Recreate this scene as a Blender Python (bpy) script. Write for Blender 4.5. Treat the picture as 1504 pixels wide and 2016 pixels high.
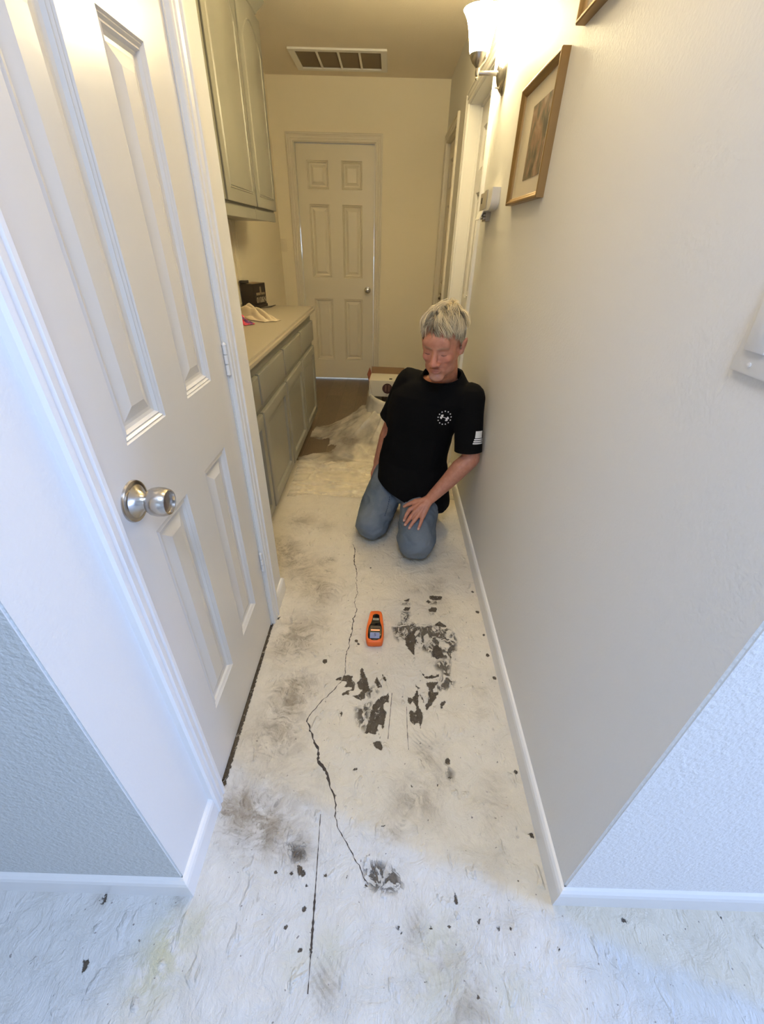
import bpy, bmesh, math, random
import numpy as np
from mathutils import Vector, Matrix, noise
from mathutils.bvhtree import BVHTree
PI = math.pi
S = bpy.context.scene
COL = S.collection
for o in list(bpy.data.objects):
    bpy.data.objects.remove(o)
random.seed(7)

# ---------------- camera ----------------
cam_d = bpy.data.cameras.new('camera'); cam = bpy.data.objects.new('camera', cam_d); COL.objects.link(cam)
cam_d.sensor_fit = 'VERTICAL'; cam_d.sensor_height = 36.0; cam_d.lens = 14.643; cam_d.clip_start = 0.01
Rm = Matrix(((0.999559, -0.029596, 0.002596), (0.018371, 0.547047, -0.8369), (0.023349, 0.836579, 0.547349)))
cam.matrix_world = Matrix.Translation((0, 0, 1.343)) @ Rm.to_4x4()
S.camera = cam
# ---------------- exposure ----------------
S.view_settings.view_transform = 'Standard'; S.view_settings.look = 'None'
S.view_settings.exposure = 0.13; S.view_settings.gamma = 1.0; S.view_settings.use_curve_mapping = False
# ---------------- world ----------------
W = bpy.data.worlds.new('daylight'); S.world = W; W.use_nodes = True
W.node_tree.nodes['Background'].inputs[0].default_value = (0.55, 0.72, 1.0, 1)
W.node_tree.nodes['Background'].inputs[1].default_value = 1.5
# ---------------- lights: side window daylight, plus added rear, overhead and hall fill ----------------
def area(name, loc, target, sx, sy, power, color):
    d = bpy.data.lights.new(name, 'AREA'); d.shape = 'RECTANGLE'; d.size = sx; d.size_y = sy; d.energy = power; d.color = color
    o = bpy.data.objects.new(name, d); COL.objects.link(o); o.location = loc
    o.rotation_euler = (Vector(target) - Vector(loc)).to_track_quat('-Z', 'Y').to_euler()
    return o
SIDE_W, REAR_FILL_W, SKY_FILL_W = 125.0, 3.0, 26.0
area('window_daylight', (3.70, -0.63, 1.15), (2.0, -0.55, 1.0), 0.8, 1.9, SIDE_W, (0.36, 0.52, 1.0))
area('window_daylight', (-0.6, -3.0, 1.6), (-0.6, 0.0, 1.1), 1.6, 1.2, REAR_FILL_W, (0.50, 0.68, 1.0))  # rear window is unseen, added as weak frontal fill
area('overhead_fill', (0.0, -0.45, 2.56), (0.0, -0.45, 0.0), 0.5, 0.5, SKY_FILL_W, (0.52, 0.68, 1.0))  # bluish fill from above, through an added skylight
SCONCE_EMIT, SCONCE_BULB, WARM = 116.0, 48.0, (1.0, 0.83, 0.48)
AX = (0.337, 2.45)      # sconce shade axis
bd = bpy.data.lights.new('sconce_bulb_light', 'POINT'); bd.energy = SCONCE_BULB; bd.color = WARM; bd.shadow_soft_size = 0.03
bo = bpy.data.objects.new('sconce_bulb_light', bd); COL.objects.link(bo); bo.location = (AX[0], AX[1], 2.085)

HALL_FILL_W = 4.0
area('hall_fill_light', (-0.02, 0.95, 2.30), (-0.02, 0.95, 0.0), 0.24, 0.24, HALL_FILL_W, (1.0, .76, .42))  # warm fill from a hall lamp added out of view

# ---------------- helpers ----------------
def link(name, me, m=None, parent=None):
    o = bpy.data.objects.new(name, me); COL.objects.link(o)
    if m is not None:
        for mm in (m if isinstance(m, (list, tuple)) else [m]): me.materials.append(mm)
    if parent is not None: o.parent = parent
    return o
def obj(name, bm, m=None, parent=None, smooth=False, angle=None, loc=None, rotz=None):
    bm.normal_update()
    me = bpy.data.meshes.new(name); bm.to_mesh(me); bm.free()
    if smooth or angle is not None:
        me.polygons.foreach_set('use_smooth', [True] * len(me.polygons))
        if angle is not None: me.set_sharp_from_angle(angle=math.radians(angle))
    o = link(name, me, m, parent)
    if loc is not None: o.location = loc
    if rotz is not None: o.rotation_euler = (0, 0, rotz)
    return o
def tag(o, label=None, cat=None, group=None, kind=None):
    if label: o['label'] = label
    if cat: o['category'] = cat
    if group: o['group'] = group
    if kind: o['kind'] = kind
    return o
def empty(name, loc=(0, 0, 0), rotz=0.0):
    o = bpy.data.objects.new(name, None); COL.objects.link(o); o.location = loc; o.rotation_euler = (0, 0, rotz)
    o.empty_display_size = 0.05
    return o
def box(bm, x0, x1, y0, y1, z0, z1, bev=0.0, mi=0, M=None):
    vs = [bm.verts.new((x, y, z)) for x in (x0, x1) for y in (y0, y1) for z in (z0, z1)]
    f = []
    for idx in ((0, 1, 3, 2), (4, 6, 7, 5), (0, 4, 5, 1), (2, 3, 7, 6), (0, 2, 6, 4), (1, 5, 7, 3)):
        fc = bm.faces.new([vs[i] for i in idx]); fc.material_index = mi; f.append(fc)
    if bev > 0:
        es = list({e for fc in f for e in fc.edges})
        r = bmesh.ops.bevel(bm, geom=es, offset=bev, segments=2, affect='EDGES', profile=0.6)
        vs = list({v for fc in r['faces'] for v in fc.verts} | {v for fc in f if fc.is_valid for v in fc.verts})
    if M is not None:
        for v in vs: v.co = M @ v.co
    return vs
def lathe(bm, prof, n=40, M=None, cap0=False, cap1=False):
    rings = []
    for r, z in prof:
        rings.append([bm.verts.new((r * math.cos(2 * PI * i / n), r * math.sin(2 * PI * i / n), z)) for i in range(n)])
    for a, b in zip(rings, rings[1:]):
        for i in range(n):
            j = (i + 1) % n; bm.faces.new((a[i], a[j], b[j], b[i]))
    if cap0: bm.faces.new(list(reversed(rings[0])))
    if cap1: bm.faces.new(rings[-1])
    if M is not None:
        for rg in rings:
            for v in rg: v.co = M @ v.co
    return rings
def ring_loft(bm, rings, cap=True, closed=True):
    R = [[bm.verts.new(p) for p in r] for r in rings]
    n = len(R[0])
    for a, b in zip(R, R[1:]):
        for i in range(n if closed else n - 1):
            j = (i + 1) % n; bm.faces.new((a[i], a[j], b[j], b[i]))
    if cap:
        bm.faces.new(list(reversed(R[0]))); bm.faces.new(R[-1])
    return R
def tube(bm, pts, rad, n=12, flat=1.0, cap_round=True):
    """closed tube along points with radii; rounded ends; parallel-transport frame"""
    P = [Vector(p) for p in pts]; r = list(rad) if isinstance(rad, (list, tuple)) else [rad] * len(P)
    T = []
    for i in range(len(P)):
        t = (P[min(i + 1, len(P) - 1)] - P[max(i - 1, 0)]); T.append(t.normalized())
    up = Vector((0, 0, 1)) if abs(T[0].z) < 0.9 else Vector((0, 1, 0))
    A = T[0].cross(up).normalized(); rings = []
    seq = []
    if cap_round:
        for k in (3, 2, 1):
            a = k / 3 * PI / 2 * 0.96; seq.append((P[0] - T[0] * math.sin(a) * r[0], r[0] * math.cos(a), T[0]))
    for p, q, t in zip(P, r, T): seq.append((p, q, t))
    if cap_round:
        for k in (1, 2, 3):
            a = k / 3 * PI / 2 * 0.96; seq.append((P[-1] + T[-1] * math.sin(a) * r[-1], r[-1] * math.cos(a), T[-1]))
    for p, q, t in seq:
        A = (A - t * A.dot(t)).normalized(); B = t.cross(A)
        rings.append([p + A * math.cos(2 * PI * i / n) * q + B * math.sin(2 * PI * i / n) * q * flat for i in range(n)])
    return ring_loft(bm, rings)
def ell(bm, c, ra, rb, rc, X=Vector((1, 0, 0)), Y=Vector((0, 1, 0)), Z=Vector((0, 0, 1)), nu=24, nv=14):
    c = Vector(c); rings = []
    for j in range(1, nv):
        t = -PI / 2 + PI * j / nv
        rings.append([c + X * ra * math.cos(t) * math.cos(2 * PI * i / nu) + Y * rb * math.cos(t) * math.sin(2 * PI * i / nu) + Z * rc * math.sin(t) for i in range(nu)])
    return ring_loft(bm, rings)
def sweep_U(bm, prof, x0, x1, z0, z1):
    """mitred casing round an opening; profile points (u outward, d towards viewer = -y)"""
    rings = []
    for (cx, cz, sx, sz) in ((x0, z0, -1, 0), (x0, z1, -1, 1), (x1, z1, 1, 1), (x1, z0, 1, 0)):
        rings.append([(cx + sx * u, -d, cz + sz * u) for u, d in prof])
    ring_loft(bm, rings, cap=True, closed=True)
def sweep_rect(bm, prof, x0, x1, z0, z1):
    rings = []
    for (cx, cz, sx, sz) in ((x0, z0, 1, 1), (x0, z1, 1, -1), (x1, z1, -1, -1), (x1, z0, -1, 1)):
        rings.append([bm.verts.new((cx + sx * u, -d, cz + sz * u)) for u, d in prof])
    m = len(prof)
    for k in range(4):
        a, b = rings[k], rings[(k + 1) % 4]
        for i in range(m - 1): bm.faces.new((a[i], b[i], b[i + 1], a[i + 1]))
    bm.faces.new([rings[k][-1] for k in (0, 3, 2, 1)])
    return rings
def panel_slab(bm, w, h, t, panels, prof, arch=None):
    """door/drawer slab: local x 0..w, z 0..h, front face y=0 (towards -y), back y=t; moulded raised panels"""
    xs = sorted({0.0, w} | {p[0] for p in panels} | {p[1] for p in panels})
    zs = sorted({0.0, h} | {p[2] for p in panels} | {p[3] for p in panels})
    V = {}
    def vv(x, z):
        k = (round(x, 5), round(z, 5))
        if k not in V: V[k] = bm.verts.new((x, 0, z))
        return V[k]
    for i in range(len(xs) - 1):
        for j in range(len(zs) - 1):
            cx, cz = (xs[i] + xs[i + 1]) / 2, (zs[j] + zs[j + 1]) / 2
            if any(p[0] < cx < p[1] and p[2] < cz < p[3] for p in panels): continue
            bm.faces.new((vv(xs[i], zs[j]), vv(xs[i + 1], zs[j]), vv(xs[i + 1], zs[j + 1]), vv(xs[i], zs[j + 1])))
    for p in panels:
        r = sweep_rect(bm, prof, *p)
        bm.verts.ensure_lookup_table()
    bmesh.ops.remove_doubles(bm, verts=list(bm.verts), dist=1e-5)
    b = [bm.verts.new(c) for c in ((0, t, 0), (w, t, 0), (w, t, h), (0, t, h))]
    bm.faces.new((b[3], b[2], b[1], b[0]))
    bnd = [v for v in bm.verts if abs(v.co.y) < 1e-6]
    def side(sel, q0, q1, key):
        s = sorted([v for v in bnd if sel(v)], key=key)
        bm.faces.new([*s, q1, q0])
    side(lambda v: abs(v.co.z) < 1e-6, b[0], b[1], lambda v: v.co.x)
    side(lambda v: abs(v.co.z - h) < 1e-6, b[3], b[2], lambda v: v.co.x)
    side(lambda v: abs(v.co.x) < 1e-6, b[0], b[3], lambda v: v.co.z)
    side(lambda v: abs(v.co.x - w) < 1e-6, b[1], b[2], lambda v: v.co.z)
    bmesh.ops.recalc_face_normals(bm, faces=list(bm.faces))
def evaluated(o):
    dg = bpy.context.evaluated_depsgraph_get()
    return bpy.data.meshes.new_from_object(o.evaluated_get(dg))
def fuse(bm, name, voxel, smooth_it=6, smooth_f=0.5):
    """union of overlapping closed shapes into one continuous surface"""
    bmesh.ops.recalc_face_normals(bm, faces=list(bm.faces))
    me = bpy.data.meshes.new(name); bm.to_mesh(me); bm.free()
    o = bpy.data.objects.new(name, me); COL.objects.link(o)
    r = o.modifiers.new('r', 'REMESH'); r.mode = 'VOXEL'; r.voxel_size = voxel; r.adaptivity = 0
    s = o.modifiers.new('s', 'SMOOTH'); s.factor = smooth_f; s.iterations = smooth_it
    bpy.context.view_layer.update()
    me2 = evaluated(o); bpy.data.objects.remove(o)
    me2.polygons.foreach_set('use_smooth', [True] * len(me2.polygons))
    return me2

# ---------------- materials ----------------
def mat(name, color=(.8, .8, .8), rough=.5, metal=0.0, spec=.5, bump=None, emit=None, sss=None, sheen=0, coat=0):
    m = bpy.data.materials.new(name); m.use_nodes = True; nt = m.node_tree; b = nt.nodes['Principled BSDF']
    b.inputs['Base Color'].default_value = (*color, 1); b.inputs['Roughness'].default_value = rough
    b.inputs['Metallic'].default_value = metal; b.inputs['Specular IOR Level'].default_value = spec
    if sheen: b.inputs['Sheen Weight'].default_value = sheen
    if coat: b.inputs['Coat Weight'].default_value = coat
    if emit: b.inputs['Emission Color'].default_value = (*emit[0], 1); b.inputs['Emission Strength'].default_value = emit[1]
    if sss: b.inputs['Subsurface Weight'].default_value = sss; b.inputs['Subsurface Radius'].default_value = (.01, .004, .002); b.inputs['Subsurface Scale'].default_value = 1.0
    if bump:
        scale, dist, strength = bump[:3]
        n = N(nt, 'ShaderNodeTexNoise', Scale=scale, Detail=bump[3] if len(bump) > 3 else 3.0)
        L(nt, tc(nt), n.inputs['Vector'])
        bp = N(nt, 'ShaderNodeBump', Strength=strength, Distance=dist)
        L(nt, n.outputs[0], bp.inputs['Height']); L(nt, bp.outputs[0], b.inputs['Normal'])
    return m
def N(nt, t, **kw):
    n = nt.nodes.new(t)
    for k, v in kw.items():
        if k in n.inputs: n.inputs[k].default_value = v
        else: setattr(n, k, v)
    return n
def L(nt, a, b): nt.links.new(a, b)
def tc(nt):
    g = N(nt, 'ShaderNodeNewGeometry'); return g.outputs['Position']
def math_(nt, op, a, b=None, c=None, clamp=False):
    n = N(nt, 'ShaderNodeMath', operation=op); n.use_clamp = clamp
    for i, v in enumerate((a, b, c)):
        if v is None: continue
        if hasattr(v, 'is_output'): L(nt, v, n.inputs[i])
        else: n.inputs[i].default_value = v
    return n.outputs[0]
def ramp(nt, v, lo, hi, a=0.0, b=1.0):
    n = N(nt, 'ShaderNodeMapRange'); n.inputs[1].default_value = lo; n.inputs[2].default_value = hi
    n.inputs[3].default_value = a; n.inputs[4].default_value = b; L(nt, v, n.inputs[0]); return n.outputs[0]
def mix(nt, f, a, b):
    n = N(nt, 'ShaderNodeMix', data_type='RGBA')
    if hasattr(f, 'is_output'): L(nt, f, n.inputs[0])
    else: n.inputs[0].default_value = f
    for i, v in ((6, a), (7, b)):
        if hasattr(v, 'is_output'): L(nt, v, n.inputs[i])
        else: n.inputs[i].default_value = (*v, 1)
    return n.outputs[2]
def scaled(nt, v, s):
    n = N(nt, 'ShaderNodeMapping'); n.inputs['Scale'].default_value = s; L(nt, v, n.inputs[0]); return n.outputs[0]

M_wall = mat('painted_drywall', (.77, .755, .715), .55, bump=(160, .0016, .45, 4))
M_wall2 = mat('painted_drywall_back', (.86, .78, .60), .6, bump=(160, .0012, .45, 4))
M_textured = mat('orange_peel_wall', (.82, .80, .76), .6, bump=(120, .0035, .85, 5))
M_textured_shaded = mat('orange_peel_wall_shaded', (.58, .59, .56), .6, bump=(110, .0045, .95, 5))  # same paint as the right front wall, darkened to hold its shade
M_ceil = mat('ceiling_paint', (.82, .74, .60), .7, bump=(130, .002, .6, 4))
M_trim = mat('trim_gloss_paint', (.80, .785, .75), .28)
M_door = mat('door_gloss_paint', (.73, .71, .67), .25, bump=(45, .0008, .25, 5))
M_door2 = mat('back_door_paint', (.76, .70, .57), .35)
M_cab = mat('cabinet_paint', (.245, .24, .20), .32)
M_counter = mat('laminate_counter', (.40, .355, .275), .38)
M_dark = mat('dark_gap', (.012, .010, .009), .8)
M_darkwood = mat('dark_subfloor', (.06, .045, .035), .8)
M_nickel = mat('brushed_nickel', (.52, .49, .45), .26, 1.0)
M_nickel_dark = mat('satin_nickel_face', (.33, .30, .27), .35, 1.0)
M_plastic = mat('white_plastic', (.75, .74, .71), .35)
M_greyplastic = mat('grey_plastic', (.42, .38, .31), .4)
M_black = mat('black_plastic', (.012, .011, .010), .45)
SOLID=[[(-0.1319, 0.9252), (-0.1291, 0.9463), (-0.1135, 0.9525), (-0.0933, 0.9489), (-0.0956, 0.9306), (-0.0841, 0.9241), (-0.0809, 0.9147), (-0.0862, 0.9036), (-0.082, 0.8957), (-0.0863, 0.889), (-0.1027, 0.8844), (-0.1002, 0.8689), (-0.1091, 0.875), (-0.1203, 0.8682), (-0.1263, 0.8758), (-0.108, 0.8895), (-0.0916, 0.8954), (-0.0959, 0.9033), (-0.1188, 0.9025), (-0.112, 0.9218), (-0.1185, 0.9257)], [(-0.1544, 0.9286), (-0.147, 0.94), (-0.135, 0.9432), (-0.1334, 0.9279), (-0.1458, 0.9289)], [(-0.0623, 0.9906), (-0.0519, 0.9632), (-0.0378, 0.9299), (-0.0276, 0.8923), (-0.0427, 0.8812), (-0.044, 0.8604), (-0.0601, 0.8535), (-0.0871, 0.868), (-0.0662, 0.8752), (-0.0564, 0.8913), (-0.0676, 0.8962), (-0.0767, 0.923), (-0.066, 0.9289), (-0.0662, 0.9714)], [(-0.0122, 0.9335), (-0.0039, 0.9464), (0.0166, 0.9045), (-0.0003, 0.9039), (-0.0106, 0.9225)], [(0.0131, 0.9655), (0.0321, 0.9378), (0.026, 0.9266), (0.0159, 0.9485)], [(-0.0169, 0.8311), (-0.0037, 0.8541), (0.0219, 0.8755), (0.0267, 0.8731), (0.0397, 0.8866), (0.0399, 0.8455), (0.0258, 0.85), (0.0202, 0.8324), (0.0309, 0.8107), (0.0277, 0.7868), (0.0204, 0.7477), (0.0168, 0.7634), (0.0055, 0.7699), (0.0017, 0.7471), (-0.0043, 0.7292), (-0.0135, 0.7399), (-0.0375, 0.737), (-0.0284, 0.778), (-0.0229, 0.8066)], [(-0.0113, 0.7095), (0.0005, 0.7142), (0.0156, 0.7136), (0.0213, 0.6957), (0.0173, 0.6821), (0.0011, 0.6909), (-0.0088, 0.7011)], [(-0.0154, 0.7332), (-0.0097, 0.7075), (-0.0148, 0.718)], [(0.005, 0.7472), (0.0167, 0.7147), (0.0088, 0.7274)], [(0.104, 0.8731), (0.1215, 0.866), (0.132, 0.8871), (0.1423, 0.9007), (0.1446, 0.8771), (0.1408, 0.8388), (0.1536, 0.8123), (0.155, 0.798), (0.1504, 0.7791), (0.1436, 0.7583), (0.1405, 0.7834), (0.1242, 0.7713), (0.1122, 0.7802), (0.1088, 0.8108), (0.1139, 0.8231), (0.1308, 0.8139), (0.1342, 0.8361), (0.1234, 0.8558), (0.1146, 0.8404), (0.1056, 0.8502)], [(0.1337, 0.9234), (0.1512, 0.909), (0.1448, 0.9035), (0.1368, 0.9113)], [(0.1487, 0.8863), (0.1575, 0.8736), (0.1643, 0.8521), (0.1584, 0.8506)], [(-0.1264, 0.8008), (-0.1194, 0.8107), (-0.1164, 0.7987), (-0.1199, 0.7927)], [(0.1015, 1.3376), (0.1291, 1.3526), (0.1276, 1.3358), (0.1148, 1.3303)], [(0.0986, 1.2809), (0.1079, 1.2984), (0.1351, 1.2983), (0.122, 1.2791), (0.1044, 1.2761)], [(0.2167, 1.3698), (0.2323, 1.3747), (0.2773, 1.3715), (0.2746, 1.3544), (0.2619, 1.3485), (0.236, 1.3453), (0.2213, 1.351)], [(0.2006, 1.3355), (0.212, 1.3476), (0.226, 1.3345), (0.2134, 1.3258)], [(0.2092, 1.2894), (0.2265, 1.304), (0.2442, 1.3028), (0.2492, 1.293), (0.2402, 1.2749), (0.2125, 1.2758)], [(0.1033, 1.1326), (0.1292, 1.1648), (0.1577, 1.1801), (0.1424, 1.1514), (0.1442, 1.1308), (0.1517, 1.1175), (0.1399, 1.0971), (0.1387, 1.0442), (0.115, 1.0766), (0.105, 1.0958)], [(0.2237, 1.2007), (0.2513, 1.2239), (0.2786, 1.1992), (0.2734, 1.1911)], [(0.2066, 1.0608), (0.2146, 1.0934), (0.2289, 1.1038), (0.2432, 1.0846), (0.2528, 1.0499), (0.2466, 1.0404), (0.2225, 1.0333), (0.2079, 1.0452), (0.1993, 1.0356)], [(0.1523, 0.9843), (0.1755, 0.9549), (0.1985, 0.9628), (0.2107, 0.9589), (0.2271, 0.9738), (0.2229, 0.9565), (0.1973, 0.9472), (0.1749, 0.9464), (0.1634, 0.9601)], [(0.1752, 0.9325), (0.2208, 0.934), (0.2043, 0.9143), (0.1952, 0.8926), (0.2193, 0.8934), (0.2082, 0.8773), (0.1997, 0.8616), (0.1684, 0.8207), (0.1643, 0.8453), (0.178, 0.8558), (0.1807, 0.8921), (0.1842, 0.9055), (0.1754, 0.9188)], [(0.2177, 0.8296), (0.2171, 0.847), (0.2305, 0.8626), (0.2418, 0.8579), (0.2339, 0.8501), (0.2227, 0.8323)], [(-0.1939, 0.394), (-0.1823, 0.392), (-0.1657, 0.377), (-0.1728, 0.3704), (-0.1874, 0.3743)], [(0.2023, 0.3522), (0.2088, 0.34), (0.2109, 0.328), (0.2016, 0.3258)], [(0.2948, 0.2895), (0.3055, 0.2917), (0.2999, 0.2822)], [(0.2506, 0.3017), (0.2587, 0.3038), (0.2553, 0.2905)], [(-0.1365, 0.2489), (-0.131, 0.2455), (-0.1314, 0.2267), (-0.1356, 0.2283)], [(-0.0654, 0.6291), (-0.0556, 0.6319), (-0.0538, 0.6245)], [(0.2151, 0.6708), (0.2284, 0.6679), (0.2295, 0.6486), (0.2146, 0.6545)], [(0.0206, 0.4831), (0.0326, 0.49), (0.0308, 0.4818)], [(0.1789, 0.5877), (0.1858, 0.592), (0.1865, 0.5861)], [(-0.6355, 0.2132), (-0.6214, 0.2225), (-0.6143, 0.2083), (-0.6125, 0.1926), (-0.6243, 0.1993)], [(-0.6566, 0.3102), (-0.6537, 0.3297), (-0.6384, 0.33), (-0.6374, 0.3064)], [(-0.634, 0.1556), (-0.6256, 0.1655), (-0.6204, 0.1575)], [(-0.1676, 0.3134), (-0.1579, 0.3128), (-0.1577, 0.3053)], [(-0.46, 1.1955), (-0.4188, 1.2231), (-0.4232, 1.2073)], [(0.5933, 0.3127), (0.6091, 0.3161), (0.6149, 0.3044), (0.5943, 0.3018)], [(0.8355, 0.323), (0.847, 0.3187), (0.8451, 0.3097)], [(0.6629, 0.2195), (0.6647, 0.2095), (0.6595, 0.2069)], [(0.4164, 0.4768), (0.4356, 0.4792), (0.434, 0.4657)]]
SPECK=[[(-0.0496, 0.835), (-0.032, 0.8557), (-0.0175, 0.8461), (-0.0237, 0.826), (-0.0282, 0.7734), (-0.0376, 0.7392), (-0.0587, 0.7587), (-0.0717, 0.786), (-0.0768, 0.8242)], [(-0.0432, 0.8917), (-0.0151, 0.9115), (0.0049, 0.8881), (-0.0204, 0.8612), (-0.0422, 0.8708)], [(0.0897, 1.2747), (0.1278, 1.2762), (0.1312, 1.2155), (0.1702, 1.2023), (0.2382, 1.205), (0.282, 1.1921), (0.3159, 1.151), (0.3003, 1.0331), (0.2482, 1.0312), (0.2056, 1.0482), (0.1884, 1.0633), (0.1705, 1.0723), (0.1479, 1.0974), (0.105, 1.0958), (0.0896, 1.1287), (0.0757, 1.1113), (0.0623, 1.1277), (0.0487, 1.1903), (0.0914, 1.2139)], [(0.2097, 1.0056), (0.2274, 1.0304), (0.2765, 1.0291), (0.2678, 0.9782), (0.2825, 0.9362), (0.2592, 0.9054), (0.2097, 0.8931), (0.2009, 0.9034), (0.2208, 0.934), (0.236, 0.9627), (0.233, 0.9828), (0.2181, 0.9852)], [(0.2361, 1.3474), (0.2697, 1.3509), (0.2548, 1.3214), (0.2189, 1.3199)], [(0.0878, 1.3309), (0.1298, 1.3305), (0.1305, 1.3102), (0.0905, 1.3146)], [(0.2093, 1.2717), (0.2415, 1.273), (0.2198, 1.2567)], [(-0.023, 0.4028), (0.0107, 0.4082), (0.0672, 0.3917), (0.0776, 0.3574), (0.0557, 0.3445), (0.0017, 0.3473), (-0.0213, 0.372)], [(-0.2287, 0.4394), (-0.1807, 0.4311), (-0.1702, 0.4036), (-0.2087, 0.3981)], [(0.2129, 0.6513), (0.2402, 0.6269), (0.2305, 0.6022), (0.2155, 0.6139)]]
CRACK=[[(-0.1544, 1.7395), (-0.1391, 1.6884), (-0.1364, 1.5906), (-0.1188, 1.526), (-0.1145, 1.4342), (-0.1046, 1.3771), (-0.116, 1.3166), (-0.0996, 1.2756), (-0.1125, 1.2203), (-0.1122, 1.1454), (-0.1206, 1.1183), (-0.116, 1.084), (-0.1254, 1.0543), (-0.1272, 1.0179), (-0.1216, 0.9565), (-0.1341, 0.9247), (-0.1658, 0.8747), (-0.1922, 0.8487), (-0.2076, 0.8202), (-0.2289, 0.7925), (-0.2319, 0.7727), (-0.2102, 0.7353), (-0.2014, 0.7082), (-0.181, 0.6823), (-0.1777, 0.6498), (-0.149, 0.6194), (-0.1331, 0.5834), (-0.1153, 0.5492), (-0.1078, 0.5303), (-0.1089, 0.5048), (-0.0967, 0.4762), (-0.0891, 0.4648), (-0.0653, 0.4341), (-0.04, 0.4024), (-0.0097, 0.3595)], [(-0.1492, 0.507), (-0.1409, 0.3777), (-0.1351, 0.2814), (-0.1294, 0.1769)], [(0.0505, 0.8843), (0.0435, 0.7991), (0.0372, 0.7218)], [(0.1004, 0.835), (0.1001, 0.7547), (0.1023, 0.6899)]]
GRIME=[(-0.315, 0.884, 0.055, 0.8), (-0.308, 0.82, 0.05, 0.75), (-0.252, 0.913, 0.07, 0.4), (-0.331, 0.738, 0.07, 0.5), (-0.279, 0.709, 0.05, 0.35), (-0.369, 0.509, 0.06, 0.8), (-0.312, 0.492, 0.07, 0.6), (-0.412, 0.517, 0.03, 0.7), (-0.214, 0.525, 0.08, 0.25), (-0.357, 0.663, 0.08, 0.25), (-0.46, 1.936, 0.08, 0.55), (-0.315, 1.892, 0.05, 0.4), (-0.47, 1.644, 0.07, 0.85), (-0.532, 1.721, 0.06, 0.6), (-0.251, 1.599, 0.022, 0.9), (-0.292, 1.583, 0.03, 0.5), (-0.25, 1.52, 0.02, 0.6), (-0.407, 1.545, 0.08, 0.55), (-0.323, 1.425, 0.09, 0.55), (-0.237, 1.383, 0.06, 0.5), (-0.353, 1.163, 0.07, 0.6), (-0.288, 1.095, 0.05, 0.6), (-0.366, 1.054, 0.06, 0.6), (-0.249, 1.191, 0.05, 0.4), (-0.317, 1.12, 0.04, 0.5), (-0.268, 1.295, 0.05, 0.3), (-0.1, 1.572, 0.03, 0.35), (0.161, 0.676, 0.035, 0.6), (0.202, 0.614, 0.03, 0.4), (0.095, 0.552, 0.05, 0.4), (0.145, 0.542, 0.05, 0.4), (0.063, 0.477, 0.03, 0.5), (0.015, 0.475, 0.04, 0.2), (0.034, 0.369, 0.035, 0.5), (-0.196, 0.421, 0.04, 0.7), (-0.286, 0.457, 0.04, 0.6), (0.33, 0.531, 0.05, 0.3), (0.351, 0.6, 0.03, 0.25), (-0.091, 0.19, 0.03, 0.45), (0.106, 0.28, 0.025, 0.4), (0.211, 0.163, 0.05, 0.6), (0.206, 0.264, 0.05, 0.2), (0.123, 0.227, 0.06, 0.2), (0.294, 0.406, 0.08, 0.12), (0.264, 1.322, 0.05, 0.3), (0.164, 1.407, 0.04, 0.25), (0.242, 1.414, 0.04, 0.3), (0.262, 1.451, 0.05, 0.3), (0.245, 1.54, 0.02, 0.4), (0.289, 1.487, 0.02, 0.3), (0.366, 0.904, 0.03, 0.25), (0.361, 0.827, 0.03, 0.25), (0.321, 0.286, 0.04, 0.2), (-0.466, 0.317, 0.015, 0.6), (-0.649, 0.317, 0.02, 0.3)]
YELLOW=[(-0.461, 0.252, 0.05, 0.7), (-0.466, 0.189, 0.05, 0.6), (-0.39, 0.278, 0.03, 0.5), (-0.09, 0.244, 0.04, 0.4), (0.153, 0.266, 0.05, 0.4), (0.156, 0.188, 0.06, 0.4), (0.304, 0.17, 0.05, 0.4), (-0.165, 0.219, 0.03, 0.3)]
PRINTS=[(0.161, 0.682, 0.035, 0.9), (0.139, 0.649, 0.03, 0.8), (-0.091, 0.184, 0.035, 1), (-0.094, 0.212, 0.02, 0.6), (0.107, 0.302, 0.02, 0.9), (0.106, 0.265, 0.018, 0.8), (0.213, 0.934, 0.04, 0.7), (0.073, 0.962, 0.03, 0.5), (0.139, 0.712, 0.04, 0.8), (0.105, 1.017, 0.04, 0.4), (-0.323, 1.098, 0.06, 0.5), (-0.444, 1.557, 0.06, 0.6), (0.082, 0.546, 0.05, 0.4), (0.082, 0.163, 0.03, 0.3)]
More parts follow.
